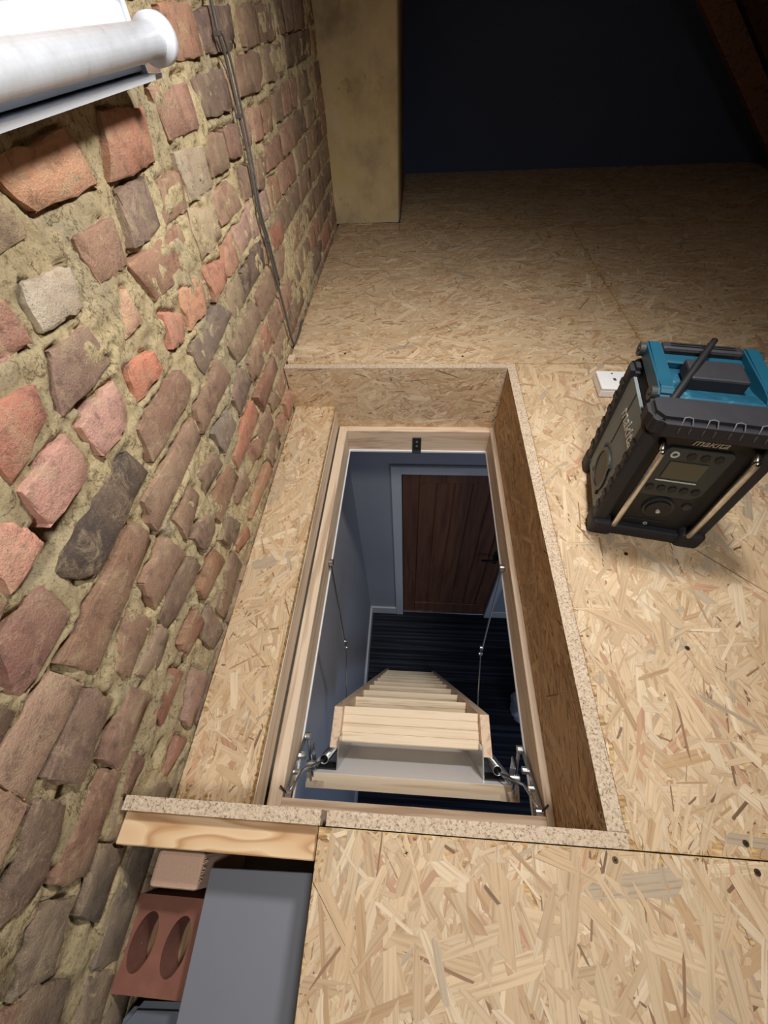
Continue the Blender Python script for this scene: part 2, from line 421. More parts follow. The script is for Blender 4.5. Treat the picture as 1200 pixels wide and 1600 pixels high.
BRICKS = [
 ([(0.515, 0.673), (0.668, 0.676), (0.68, 0.622), (0.541, 0.628)], (215, 150, 115)),
 ([(0.756, 0.68), (0.884, 0.669), (0.858, 0.61), (0.726, 0.614)], (190, 120, 95)),
 ([(0.725, 0.599), (0.809, 0.597), (0.795, 0.537), (0.693, 0.538)], (125, 100, 95)),
 ([(0.579, 0.588), (0.674, 0.581), (0.655, 0.529), (0.58, 0.533)], (160, 115, 95)),
 ([(0.463, 0.58), (0.547, 0.567), (0.525, 0.527), (0.443, 0.535)], (190, 178, 165)),
 ([(0.397, 0.593), (0.422, 0.581), (0.42, 0.535), (0.358, 0.553)], (170, 115, 100)),
 ([(0.36, 0.562), (0.378, 0.548), (0.383, 0.533), (0.351, 0.535)], (200, 150, 140)),
 ([(0.433, 0.511), (0.512, 0.506), (0.516, 0.451), (0.391, 0.453)], (140, 105, 98)),
 ([(0.303, 0.523), (0.38, 0.504), (0.369, 0.472), (0.277, 0.451)], (190, 115, 95)),
 ([(0.401, 0.425), (0.497, 0.43), (0.488, 0.37), (0.401, 0.373)], (215, 155, 145)),
 ([(0.543, 0.429), (0.616, 0.406), (0.613, 0.376), (0.527, 0.374)], (225, 125, 95)),
 ([(0.58, 0.48), (0.624, 0.503), (0.62, 0.457), (0.577, 0.455)], (210, 160, 130)),
 ([(0.277, 0.432), (0.368, 0.437), (0.37, 0.377), (0.273, 0.384)], (215, 150, 140)),
 ([(0.208, 0.446), (0.246, 0.418), (0.247, 0.375), (0.184, 0.375)], (230, 155, 135)),
 ([(0.438, 0.347), (0.448, 0.289), (0.257, 0.283), (0.223, 0.332)], (75, 60, 62)),
 ([(0.208, 0.34), (0.196, 0.283), (0.092, 0.285), (0.128, 0.351)], (150, 95, 90)),
 ([(0.365, 0.257), (0.369, 0.207), (0.157, 0.193), (0.146, 0.257)], (155, 110, 88)),
 ([(0.129, 0.257), (0.131, 0.2), (0.003, 0.202), (0.027, 0.278)], (185, 145, 125)),
 ([(0.019, 0.274), (-0.004, 0.199), (-0.072, 0.201), (-0.041, 0.258)], (185, 140, 118)),
 ([(0.129, 0.189), (0.13, 0.129), (0.028, 0.122), (0.027, 0.185)], (140, 108, 95)),
 ([(0.248, 0.179), (0.259, 0.115), (0.17, 0.107), (0.167, 0.151)], (160, 115, 95)),
 ([(0.394, 0.176), (0.403, 0.107), (0.284, 0.119), (0.3, 0.178)], (165, 120, 100)),
 ([(0.263, 0.087), (0.261, 0.053), (0.185, 0.042), (0.18, 0.096)], (165, 135, 115)),
 ([(0.409, 0.091), (0.418, 0.036), (0.265, 0.05), (0.27, 0.096)], (135, 105, 90)),
 ([(0.48, -0.0), (0.48, -0.051), (0.37, -0.026), (0.379, 0.006)], (165, 110, 75)),
 ([(0.338, -0.012), (0.33, -0.061), (0.256, -0.034), (0.266, -0.001)], (165, 110, 85)),
 ([(0.366, -0.059), (0.355, -0.159), (0.304, -0.144), (0.307, -0.056)], (140, 115, 105)),
 ([(0.216, 0.001), (0.221, -0.043), (0.133, -0.04), (0.135, 0.003)], (165, 95, 75)),
 ([(0.245, -0.092), (0.244, -0.157), (0.145, -0.144), (0.15, -0.109)], (170, 130, 120)),
 ([(0.12, -0.111), (0.117, -0.149), (0.059, -0.111), (0.055, -0.096)], (160, 95, 85)),
 ([(0.154, 0.094), (0.161, 0.036), (0.053, 0.043), (0.059, 0.092)], (145, 100, 88)),
 ([(0.045, 0.075), (0.045, 0.037), (-0.073, 0.028), (-0.077, 0.087)], (145, 98, 82)),
 ([(0.075, 0.016), (0.068, -0.017), (0.023, -0.01), (0.022, 0.008)], (120, 75, 65)),
 ([(0.003, 0.182), (0.002, 0.122), (-0.082, 0.113), (-0.112, 0.15)], (125, 98, 85)),
 ([(-0.101, 0.089), (-0.097, 0.036), (-0.167, 0.016), (-0.178, 0.068)], (130, 112, 98)),
 ([(-0.174, 0.051), (-0.181, -0.026), (-0.243, -0.04), (-0.233, 0.032)], (120, 98, 85)),
 ([(-0.044, 0.017), (-0.049, -0.051), (-0.129, -0.057), (-0.116, -0.001)], (110, 95, 85)),
 ([(-0.132, 0.16), (-0.125, 0.144), (-0.171, 0.102), (-0.183, 0.126)], (130, 110, 95)),
 ([(0.659, 0.345), (0.676, 0.291), (0.472, 0.294), (0.488, 0.346)], (150, 105, 88)),
 ([(0.629, 0.253), (0.62, 0.21), (0.391, 0.203), (0.404, 0.263)], (165, 125, 105)),
 ([(0.816, 0.27), (0.837, 0.21), (0.643, 0.208), (0.653, 0.255)], (150, 108, 92)),
 ([(0.769, 0.164), (0.776, 0.113), (0.682, 0.111), (0.674, 0.175)], (140, 125, 118)),
 ([(0.898, 0.095), (0.911, 0.039), (0.698, 0.04), (0.709, 0.079)], (205, 120, 90)),
 ([(0.642, 0.147), (0.65, 0.105), (0.55, 0.118), (0.556, 0.162)], (150, 118, 98)),
 ([(0.67, 0.078), (0.677, 0.032), (0.542, 0.025), (0.547, 0.078)], (155, 108, 80)),
 ([(0.518, 0.175), (0.528, 0.134), (0.434, 0.112), (0.446, 0.169)], (155, 115, 92)),
 ([(0.522, 0.087), (0.535, 0.027), (0.451, 0.044), (0.447, 0.098)], (140, 105, 92)),
 ([(0.869, -0.012), (0.856, -0.05), (0.774, -0.02), (0.787, 0.015)], (160, 100, 80)),
 ([(0.719, 0.012), (0.728, -0.048), (0.639, -0.022), (0.651, 0.014)], (160, 120, 100)),
 ([(0.871, -0.109), (0.876, -0.151), (0.653, -0.114), (0.724, -0.089)], (190, 130, 95)),
 ([(0.622, -0.101), (0.616, -0.141), (0.543, -0.105), (0.552, -0.082)], (175, 110, 85)),
 ([(0.577, -0.003), (0.605, -0.067), (0.527, -0.079), (0.51, 0.001)], (130, 105, 90)),
 ([(0.902, 0.194), (0.942, 0.129), (0.811, 0.119), (0.809, 0.171)], (135, 105, 98)),
 ([(1.137, 0.083), (1.153, 0.033), (0.954, 0.023), (0.93, 0.082)], (160, 100, 82)),
 ([(1.067, 0.005), (1.099, -0.051), (1.013, -0.028), (1.003, 0.009)], (140, 105, 85)),
 ([(1.084, -0.091), (1.106, -0.128), (1.004, -0.119), (1.008, -0.082)], (175, 115, 95)),
 ([(1.109, 0.258), (1.124, 0.208), (0.908, 0.204), (0.878, 0.268)], (150, 120, 98)),
 ([(0.9, 0.354), (0.953, 0.307), (0.736, 0.285), (0.725, 0.342)], (118, 100, 98)),
 ([(0.767, 0.436), (0.858, 0.43), (0.855, 0.373), (0.753, 0.375)], (220, 150, 115)),
 ([(0.69, 0.436), (0.74, 0.408), (0.734, 0.371), (0.672, 0.383)], (215, 130, 110)),
 ([(0.885, 0.43), (0.996, 0.405), (0.98, 0.371), (0.893, 0.364)], (205, 130, 105)),
 ([(1.018, 0.421), (1.097, 0.427), (1.085, 0.369), (0.998, 0.369)], (205, 140, 115)),
 ([(1.112, 0.426), (1.217, 0.433), (1.215, 0.382), (1.116, 0.376)], (200, 150, 140)),
 ([(1.223, 0.433), (1.291, 0.442), (1.306, 0.364), (1.233, 0.368)], (205, 155, 150)),
 ([(1.337, 0.43), (1.43, 0.427), (1.433, 0.372), (1.355, 0.374)], (195, 150, 145)),
 ([(1.284, 0.351), (1.275, 0.289), (1.075, 0.292), (1.084, 0.343)], (95, 70, 72)),
 ([(1.375, 0.343), (1.495, 0.334), (1.509, 0.285), (1.394, 0.283)], (185, 105, 80)),
 ([(0.664, 0.523), (0.855, 0.517), (0.853, 0.451), (0.688, 0.461)], (165, 110, 88)),
 ([(0.845, 0.582), (0.926, 0.578), (0.917, 0.53), (0.818, 0.532)], (170, 125, 100)),
 ([(0.938, 0.603), (1.07, 0.589), (1.067, 0.526), (0.945, 0.53)], (190, 168, 145)),
 ([(0.913, 0.526), (1.02, 0.497), (1.039, 0.443), (0.902, 0.441)], (205, 180, 145)),
 ([(1.036, 0.51), (1.187, 0.51), (1.208, 0.451), (1.06, 0.456)], (185, 140, 115)),
 ([(1.48, 0.369), (1.793, 0.337), (1.816, 0.301), (1.521, 0.296)], (140, 110, 90)),
 ([(1.06, 0.769), (1.202, 0.767), (1.198, 0.705), (1.056, 0.709)], (175, 115, 90)),
 ([(1.24, 0.758), (1.461, 0.762), (1.445, 0.699), (1.24, 0.704)], (115, 85, 85)),
 ([(1.532, 0.751), (1.848, 0.759), (1.846, 0.698), (1.521, 0.7)], (140, 105, 85)),
 ([(0.925, 0.685), (1.079, 0.676), (1.078, 0.618), (0.946, 0.62)], (175, 120, 105)),
 ([(1.118, 0.678), (1.313, 0.676), (1.307, 0.615), (1.123, 0.624)], (120, 95, 88)),
 ([(1.428, 0.683), (1.637, 0.678), (1.638, 0.613), (1.386, 0.623)], (150, 110, 92)),
 ([(1.086, 0.599), (1.198, 0.588), (1.194, 0.53), (1.08, 0.537)], (150, 115, 92)),
 ([(1.215, 0.591), (1.312, 0.582), (1.302, 0.534), (1.221, 0.54)], (150, 105, 92)),
 ([(1.364, 0.593), (1.429, 0.587), (1.401, 0.534), (1.348, 0.537)], (195, 140, 120)),
 ([(1.454, 0.592), (1.542, 0.581), (1.527, 0.528), (1.433, 0.533)], (195, 140, 120)),
 ([(1.559, 0.582), (1.667, 0.583), (1.635, 0.524), (1.546, 0.531)], (165, 115, 85)),
 ([(1.692, 0.591), (1.796, 0.59), (1.778, 0.53), (1.684, 0.537)], (140, 108, 85)),
 ([(1.519, 0.507), (1.699, 0.502), (1.686, 0.447), (1.489, 0.459)], (160, 108, 88)),
 ([(1.248, 0.511), (1.337, 0.506), (1.324, 0.449), (1.242, 0.455)], (150, 115, 98)),
 ([(1.397, 0.501), (1.486, 0.491), (1.455, 0.436), (1.357, 0.448)], (150, 110, 90)),
 ([(1.468, 0.44), (1.566, 0.43), (1.578, 0.375), (1.465, 0.379)], (185, 130, 100)),
 ([(1.609, 0.446), (1.706, 0.438), (1.693, 0.379), (1.601, 0.378)], (180, 125, 105)),
 ([(1.719, 0.431), (1.837, 0.431), (1.83, 0.371), (1.719, 0.373)], (165, 100, 85)),
 ([(1.977, 0.685), (2.413, 0.684), (2.388, 0.619), (1.97, 0.633)], (110, 85, 68)),
 ([(1.915, 0.761), (2.142, 0.761), (2.101, 0.704), (1.87, 0.705)], (130, 105, 85)),
 ([(1.678, 0.682), (1.915, 0.681), (1.92, 0.614), (1.669, 0.62)], (150, 120, 98)),
 ([(0.576, 0.723), (0.658, 0.725), (0.641, 0.7), (0.551, 0.703)], (175, 120, 95)),
]

# ------------------------------------------------------------------ OSB boards with real strands
PAL = [((224, 198, 158), .38), ((212, 183, 142), .27), ((235, 214, 178), .14), ((196, 161, 118), .10),
       ((202, 158, 122), .045), ((188, 171, 144), .035), ((118, 86, 60), .03), ((146, 108, 76), .055)]
PALC = np.array([lin(tuple(.84 * a + .16 * m for a, m in zip(c, (217, 190, 158)))) for c, _ in PAL]); PALW = np.array([w for _, w in PAL]); PALW = PALW / PALW.sum()

def strands(name, parent, org, U, V, w, h, dens, ang=0.0, spread=0.75, seed=0, tint=(1, 1, 1), size=1.0, lift=0.0001):
    """wood strands pressed into the face of an OSB board: thin overlapping flakes, one joined part"""
    r = np.random.default_rng(seed)
    n = int(w * h * dens)
    org, U, V = (np.array(a, float) for a in (org, U, V)); N = np.cross(U, V)
    L = np.clip(np.exp(r.normal(math.log(0.056), 0.55, n)), 0.012, 0.17) * size
    W = np.clip(L * r.uniform(0.05, 0.22, n), 0.0018, 0.022)
    big = r.random(n) < 0.05
    W = np.where(big, np.clip(L * 0.3, 0.01, 0.034), W)
    th = np.where(r.random(n) < 0.78, r.normal(ang, spread, n), r.uniform(0, math.pi, n))
    k = r.choice(len(PALC), n, p=PALW)
    L = np.where(k == 6, L * .35, L); W = np.where(k == 6, W * .45, np.where(k == 7, W * .28, W)); W = np.where(k == 6, W, np.where((k == 3) | (k == 4), W * .7, W))
    W = np.where(k == 6, np.minimum(W, .0045), np.where(k == 7, np.minimum(W, .0035), W))
    cu = r.uniform(0, w, n); cv = r.uniform(0, h, n)
    S = np.array([-.5, -.44, .40, .5, .45, -.40])[None] + r.uniform(-.09, .09, (n, 6)) * np.array([.2, 1, 1, .2, 1, 1])
    T = np.array([-.12, -.5, -.5, .10, .5, .5])[None] + r.uniform(-.16, .16, (n, 6)) * np.array([2.0, 1, 1, 2.0, 1, 1])
    bow = r.normal(0, 0.12, n)[:, None] * (4 * S * S)
    u = L[:, None] * S; v = W[:, None] * (T + bow)
    uu = cu[:, None] + u * np.cos(th)[:, None] - v * np.sin(th)[:, None]
    vv = cv[:, None] + u * np.sin(th)[:, None] + v * np.cos(th)[:, None]
    du = uu - cu[:, None]; dv = vv - cv[:, None]                    # strands at the border end at the sawn edge
    with np.errstate(divide='ignore', invalid='ignore'):
        fu = np.where(du > 0, (w - cu[:, None]) / du, np.where(du < 0, -cu[:, None] / du, 9))
        fv = np.where(dv > 0, (h - cv[:, None]) / dv, np.where(dv < 0, -cv[:, None] / dv, 9))
    f_ = np.minimum(1, np.minimum(fu.min(1), fv.min(1)))[:, None]
    uu = cu[:, None] + du * f_; vv = cv[:, None] + dv * f_
    uu = np.clip(uu, 0, w); vv = np.clip(vv, 0, h)
    zz = lift + r.uniform(0, 0.0011, n)[:, None] + r.normal(0, 0.0035, n)[:, None] * u + r.normal(0, 0.012, n)[:, None] * v
    P = org + uu[..., None] * U + vv[..., None] * V + zz[..., None] * N
    c = PALC[k] * r.uniform(0.80, 0.96, n)[:, None] * np.array(tint) * np.array((.95, .94, .965))
    me = bpy.data.meshes.new(name)
    me.vertices.add(n * 6); me.loops.add(n * 6); me.polygons.add(n)
    me.vertices.foreach_set('co', P.reshape(-1).astype(np.float32))
    me.loops.foreach_set('vertex_index', np.arange(n * 6, dtype=np.int32))
    me.polygons.foreach_set('loop_start', np.arange(0, n * 6, 6, dtype=np.int32))
    me.polygons.foreach_set('loop_total', np.full(n, 6, dtype=np.int32))
    uvl = me.uv_layers.new(name='UVMap')
    off = r.uniform(0, 50, (n, 1))
    uvl.data.foreach_set('uv', np.stack([u + off, v + off], -1).reshape(-1).astype(np.float32))
    at = me.attributes.new('col', 'FLOAT_COLOR', 'CORNER')
    cc = np.concatenate([np.clip(c, 0, 1), np.ones((n, 1))], 1)
    at.data.foreach_set('color', np.repeat(cc, 6, 0).reshape(-1).astype(np.float32))
    me.update(); me.validate()
    o = link(name, me, M['strand'], parent)
    o['kind'] = 'stuff'
    return o

# ------------------------------------------------------------------ loft floor
floor = empty('floor', (1.0, 0.5, -0.018))
tag(floor, 'raised loft floor of pale OSB boards around the hatch', 'floor', kind='structure')
TH = 0.018
BOARDS = [  # x0,x1,y0,y1, strand density, main strand angle
    (0.318, 1.52, -1.00, 0.000, 9000, 1.45, 11),
    (0.767, 1.95, 0.0016, 1.224, 9500, 1.35, 12),
    (0.012, 1.20, 1.2265, 2.440, 8000, 0.25, 13),
    (1.2015, 2.42, 1.2265, 2.440, 7000, 0.25, 14),
    (0.342, 1.55, 2.4415, 3.49, 4500, 0.2, 15),
    (1.5515, 2.72, 2.4415, 3.49, 4000, 0.2, 16),
    (1.9515, 2.72, -1.00, 1.224, 2500, 1.4, 17),
    (0.012, 0.3405, 2.4415, 2.562, 6000, 0.2, 18),
    (1.5215, 1.95, -1.00, 0.000, 2500, 1.4, 19),
]
boards = []
for (x0, x1, y0, y1, dn, an, sd) in BOARDS:
    bm = BM(); box(bm, x0, x1, y0, y1, -TH, 0.0)
    b = obj('osb_board', bm, M['osb'], floor)
    strands('strand_layer', b, (x0, y0, 0.0), (1, 0, 0), (0, 1, 0), x1 - x0, y1 - y0, dn, an, 0.62, sd,
            size=1.25 if sd in (11,) else 1.05 if sd == 12 else 1.0)
    boards.append(b)

def screw_bm(x, y, z, r=0.0042):
    bm = BM()
    ring(bm, (x, y, z), (0, 0, 1), 0, r, 0.0012, 14)
    return bm
bms = simple('screw_head', (120, 104, 78), 0.35, 0.9)
bcross = simple('screw_recess', (30, 26, 22), 0.6)
for (bi, x, y) in ((0, .449, -.022), (0, .742, -.011), (1, .929, .019), (0, .930, -.012), (1, .905, .502), (1, .955, .30), (2, .60, 1.27), (2, .20, 1.29), (1, 1.16, .66), (0, .66, -.17)):
    s = obj('screw', screw_bm(x, y, 0.0006), bms, boards[bi])
    bm = BM()
    for a in (0.4, 0.4 + math.pi / 2):
        box(bm, -0.0026, 0.0026, -0.0006, 0.0006, 0.0014, 0.0021, mtx=Matrix.Translation((x, y, 0.0006)) @ Matrix.Rotation(a, 4, 'Z'))
    obj('cross_recess', bm, bcross, s)

# joists carrying the floor beside the open pit
for (x0, x1, y0, y1) in ((.335, .382, -1.0, -.045), (.79, .837, .0, 1.2)):
    bm = BM(); box(bm, x0, x1, y0, y1, -.19, -.0185)
    tag(obj('trim_1' if x0 < .5 else 'trim_2', bm, M['joist']), kind='structure')

# ------------------------------------------------------------------ brick wall on the left
wall = None
def cells(a, b, fine0, fine1, step, coarse=0.08):
    return np.concatenate([np.arange(a, fine0, coarse), np.arange(fine0, fine1, step), np.arange(fine1, b + coarse, coarse)])
YS = cells(-1.1, 2.60, -0.35, 2.58, 0.0048)
YS = YS[YS <= 2.60]
ZS = cells(-0.34, 2.30, -0.34, 0.86, 0.0048)
GY, GZ = np.meshgrid(YS, ZS, indexing='ij')
X = -0.0015 + 0.0036 * fbm(GY * 9, GZ * 9, 3, 1) + 0.0042 * fbm(GY * 48, GZ * 48, 2, 3)
SMEAR = 0.008 * np.clip(fbm(GY * 3.1 + 9, GZ * 3.1, 2, 5) - 0.28, 0, 1)     # thick smeared mortar
X = X + SMEAR
# open cracks along parts of the brick edges
CR = np.zeros_like(X)
GAP = fbm(GY * 16, GZ * 16, 2, 6)
for q, _c in BRICKS:
    q = np.array(q)
    for a, e in zip(q, np.roll(q, -1, 0)):
        lo = np.minimum(a, e) - .02; hi_ = np.maximum(a, e) + .02
        i0, i1 = np.searchsorted(YS, [lo[0], hi_[0]]); j0, j1 = np.searchsorted(ZS, [lo[1], hi_[1]])
        py, pz = GY[i0:i1, j0:j1], GZ[i0:i1, j0:j1]
        d = e - a; L2 = max((d ** 2).sum(), 1e-9)
        t = np.clip(((py - a[0]) * d[0] + (pz - a[1]) * d[1]) / L2, 0, 1)
        dist = np.hypot(py - a[0] - t * d[0], pz - a[1] - t * d[1])
        CR[i0:i1, j0:j1] = np.maximum(CR[i0:i1, j0:j1], np.exp(-((dist - .004) / .0042) ** 2) * (GAP[i0:i1, j0:j1] > -.05))
X = X - 0.011 * CR
HOLES = [(.262, .365, .050, .022, .05), (.245, .365, .035, .02, .05), (.153, .062, .020, .010, .03), (.700, .515, .022, .010, .02), (.10, .1, .012, .008, .02),
         (.02, .135, .016, .010, .03), (.47, .098, .018, .010, .025), (.395, .020, .016, .010, .02), (.83, .275, .02, .008, .02), (.545, .315, .018, .008, .02),
         (.23, -.05, .03, .012, .02), (.44, .445, .02, .015, .02), (1.06, .69, .04, .007, .015), (.09, -.06, .02, .01, .02)]
for (hy, hz, ry, rz_, d) in HOLES:
    q = ((GY - hy) / ry) ** 2 + ((GZ - hz) / rz_) ** 2
    X = X - d * np.exp(-q ** 2)
ny, nz_ = X.shape
co = np.stack([X, GY, GZ], -1).reshape(-1, 3)
idx = np.arange(ny * nz_).reshape(ny, nz_)
F = np.stack([idx[:-1, :-1], idx[1:, :-1], idx[1:, 1:], idx[:-1, 1:]], -1).reshape(-1, 4)
me = bpy.data.meshes.new('wall_left')
me.vertices.add(len(co)); me.vertices.foreach_set('co', co.reshape(-1).astype(np.float32))
me.loops.add(F.size); me.loops.foreach_set('vertex_index', F.reshape(-1).astype(np.int32))
me.polygons.add(len(F)); me.polygons.foreach_set('loop_start', np.arange(0, F.size, 4, dtype=np.int32))
me.polygons.foreach_set('loop_total', np.full(len(F), 4, dtype=np.int32))
me.update(); me.validate()
wall = link('wall_left', me, M['mortar'], smooth=True)
tag(wall, 'old brick wall with rough sandy mortar along the loft', 'wall', kind='structure')
# a solid backing so that no light passes the wall
bm = BM(); box(bm, -0.14, -0.07, -1.1, 2.6, -0.34, 2.30)
obj('wall_backing', bm, M['mortar'], wall)

def brick_mesh(q, seed, proud):
    """q: four (y,z) corners in order round the brick; a worn brick face with broken edges and sides going into the wall"""
    r = np.random.default_rng(seed)
    q = np.array(q, float)
    c = q.mean(0)
    le = np.linalg.norm(q[1] - q[0]) + np.linalg.norm(q[2] - q[3])
    he = np.linalg.norm(q[3] - q[0]) + np.linalg.norm(q[2] - q[1])
    ns, nt = (9, 6) if le >= he else (6, 9)
    def par(n, L):
        p = np.linspace(0, 1, n); e = min(.06, .0028 / L); p[1] = e; p[-2] = 1 - e
        return p
    s = par(ns, le / 2); t = par(nt, he / 2)
    S, T = np.meshgrid(s, t, indexing='ij')
    Pq = ((1 - S) * (1 - T))[..., None] * q[0] + (S * (1 - T))[..., None] * q[1] + (S * T)[..., None] * q[2] + ((1 - S) * T)[..., None] * q[3]
    # let the edges run out into the joint, wander a little, and knock the corners off
    d = Pq - c
    grow = 1 + 0.0035 * 2 / np.array([max(np.ptp(q[:, 0]), .02), max(np.ptp(q[:, 1]), .02)])
    cs = (np.abs(2 * S - 1) * np.abs(2 * T - 1)) ** 8
    Pq = c + d * grow * (1.0 - r.uniform(0, .09, S.shape) * cs)[..., None]
    edge = (S < .01) | (S > .99) | (T < .01) | (T > .99)
    Pq = Pq + r.normal(0, 0.0017, Pq.shape) * np.where(edge, 1.0, 0.4)[..., None]
    xx = proud + r.normal(0, 0.00035, S.shape) + 0.0010 * vn(Pq[..., 0] * 22 + seed, Pq[..., 1] * 22, 2) + (S - .5) * r.normal(0, .0025) + (T - .5) * r.normal(0, .002)
    xx = xx - np.where(edge, 0.0010 + r.uniform(0, 0.0016, S.shape), 0)
    if r.random() < 0.3:                                            # a chipped corner
        k = q[r.integers(4)]
        dd = np.linalg.norm(Pq - k, axis=-1)
        xx = xx - 0.010 * np.exp(-(dd / 0.018) ** 2)
    verts = np.stack([xx, Pq[..., 0], Pq[..., 1]], -1).reshape(-1, 3).tolist()
    ii = np.arange(ns * nt).reshape(ns, nt)
    faces = [(ii[a, b], ii[a + 1, b], ii[a + 1, b + 1], ii[a, b + 1]) for a in range(ns - 1) for b in range(nt - 1)]
    loop = list(ii[:, 0]) + list(ii[-1, 1:]) + list(ii[-2::-1, -1]) + list(ii[0, -2:0:-1])
    base = len(verts)
    for v in loop:
        p = verts[v]; verts.append([-0.035, p[1], p[2]])
    n = len(loop)
    for k in range(n):
        faces.append((loop[k], loop[(k + 1) % n], base + (k + 1) % n, base + k))
    me = bpy.data.meshes.new('brick'); me['wide'] = int(ns == 9)
    me.from_pydata(verts, [], [tuple(int(x) for x in f) for f in faces])
    bm = bmesh.new(); bm.from_mesh(me)
    bmesh.ops.recalc_face_normals(bm, faces=bm.faces)
    bm.to_mesh(me); bm.free()
    return me

def add_brick(q, rgb, seed, proud):
    o = link('brick', brick_mesh(q, seed, proud), M['brick'], wall)
    na, nb = (8, 5) if len(o.data.polygons) and o.data.get('wide', 1) else (5, 8)
    o.data.polygons.foreach_set('use_smooth', [i < na * nb and 0 < i // nb < na - 1 and 0 < i % nb < nb - 1 for i in range(len(o.data.polygons))])
    l = lin(rgb)
    g_ = sum(l) / 3
    o.color = (*[min(1, (v * .80 + g_ * .20) * f_) for v, f_ in zip(l, (1.24, 1.25, 1.16))], 1)
    return o

rb = random.Random(3)
placed = []
k = 0
for q, rgb in BRICKS:
    ys = [p[0] for p in q]; zs = [p[1] for p in q]
    placed.append((min(ys), max(ys), sum(zs) / 4))
    pale = min(rgb) > 140
    pr = 0.003 if pale else rb.uniform(0.0025, 0.0065)
    q = [tuple(p) for p in q]
    if max(ys) - min(ys) > 0.27:                                   # two bricks read as one from afar
        lo, hi = min(ys), max(ys); zm = sum(zs) / 4; m_ = (lo + hi) / 2
        for (a, b) in ((lo, m_ - .006), (m_ + .006, hi)):
            add_brick([(a, zm + .031), (b, zm + .031), (b, zm - .031), (a, zm - .031)], rgb, k, pr); k += 1
    else:
        add_brick(q, rgb, k, pr); k += 1
COURSES = [(-.285, 0), (-.2, 1), (-.115, 0), (-.024, 1), (.060, 0), (.143, 1), (.233, 0), (.317, 0), (.402, 1), (.481, 0), (.562, 1), (.648, 0), (.730, 0), (.813, 1), (.896, 0), (.98, 1), (1.06, 0), (1.14, 1), (1.22, 0)]
TINTS = [(150, 112, 92), (160, 118, 96), (138, 106, 90), (170, 122, 100), (128, 98, 84), (182, 132, 108), (118, 92, 84), (165, 140, 112), (190, 120, 95)]
for zc, header in COURSES:
    occ = sorted((a, b) for a, b, z in placed if abs(z - zc) < 0.036)
    y = -0.42
    segs = []
    for a, b in occ + [(2.555, 3.0)]:
        if a - y > 0.05: segs.append((y, a - 0.012))
        y = max(y, b + 0.012)
    for a, b in segs:
        L = (0.104 if header else 0.215)
        n = max(1, round((b - a + .012) / (L + .012)))
        w = (b - a - (n - 1) * .012) / n
        for i in range(n):
            y0 = a + i * (w + .012); y1 = y0 + w
            if y1 - y0 < 0.03: continue
            j = [rb.uniform(-.003, .003) for _ in range(4)]
            hh = 0.031
            patch = 0.30 < (y0 + y1) / 2 < 0.75 and 0.45 < zc < 0.62
            rgb = (192, 170, 138) if patch else rb.choice(TINTS)
            if zc < .0 and y0 < .05: rgb = rb.choice([(132, 118, 104), (140, 120, 104), (120, 108, 98)])
            add_brick([(y0 + j[0], zc + hh), (y1 + j[1], zc + hh + j[2]), (y1 + j[3], zc - hh), (y0, zc - hh + j[1])], rgb, k,
                      0.001 if patch else rb.uniform(0.001, 0.007)); k += 1

# loose cables clipped to the wall
bm = BM()
cab = [(0.016, 1.297, 0.98), (0.016, 1.299, 0.772), (0.018, 1.291, 0.73), (0.017, 1.306, 0.688), (0.016, 1.309, 0.601), (0.017, 1.302, 0.521), (0.016, 1.285, 0.419),
       (0.016, 1.297, 0.338), (0.016, 1.303, 0.233), (0.017, 1.309, 0.131), (0.017, 1.311, 0.066), (0.016, 1.325, 0.020), (0.014, 1.36, 0.004), (0.014, 1.43, 0.003), (0.012, 1.50, 0.010), (0.006, 1.54, -0.01)]
def smooth_path(p, n=5):
    p = [Vector(v) for v in p]; out = []
    for i in range(len(p) - 1):
        a, b, c, d = p[max(i - 1, 0)], p[i], p[i + 1], p[min(i + 2, len(p) - 1)]
        for j in range(n):
            t = j / n
            out.append(0.5 * ((2 * b) + (c - a) * t + (2 * a - 5 * b + 4 * c - d) * t * t + (3 * b - a - 3 * c + d) * t ** 3))
    return out + [p[-1]]
tube(bm, smooth_path(cab), 0.0036, 8)
cable = obj('electric_cable', bm, M['cable'], smooth=True)
tag(cable, 'thin dark grey cable hanging down the brick wall to the floor', 'cable')
bm = BM(); tube(bm, smooth_path([(x + .004, y + .011 + .006 * math.sin(i), z) for i, (x, y, z) in enumerate(cab[2:9])]), 0.0026, 6)
obj('second_core', bm, M['cable'], cable, smooth=True)
for (y, z) in ((1.291, .728), (1.306, .60), (1.297, .345)):
    bm = BM(); box(bm, .008, .0215, y - .005, y + .006, z - .004, z + .004, .001)
    obj('cable_clip', bm, M['cable'], cable)

# ------------------------------------------------------------------ rendered chimney breast
NX, NZ = 46, 150
gx = np.linspace(0.0, 0.330, NX); gz = np.linspace(0.0, 2.20, NZ)
AX, AZ = np.meshgrid(gx, gz, indexing='ij')
yy = 2.566 + 0.006 * fbm(AX * 7, AZ * 7, 3, 2) + 0.002 * fbm(AX * 40, AZ * 40, 2, 4)
lean = 0.006 * AZ
co = np.stack([AX + lean * AX / .33, yy, AZ], -1).reshape(-1, 3)
side_n = 4
V_ = co.tolist(); ii = np.arange(NX * NZ).reshape(NX, NZ)
F_ = [(ii[a, b], ii[a + 1, b], ii[a + 1, b + 1], ii[a, b + 1]) for a in range(NX - 1) for b in range(NZ - 1)]
b0 = len(V_)
for j in range(NZ):
    V_.append([0.336 + lean[-1, j], 2.585, gz[j]]); V_.append([0.340 + lean[-1, j], 3.22, gz[j]]); V_.append([0.0, 3.22, gz[j]])
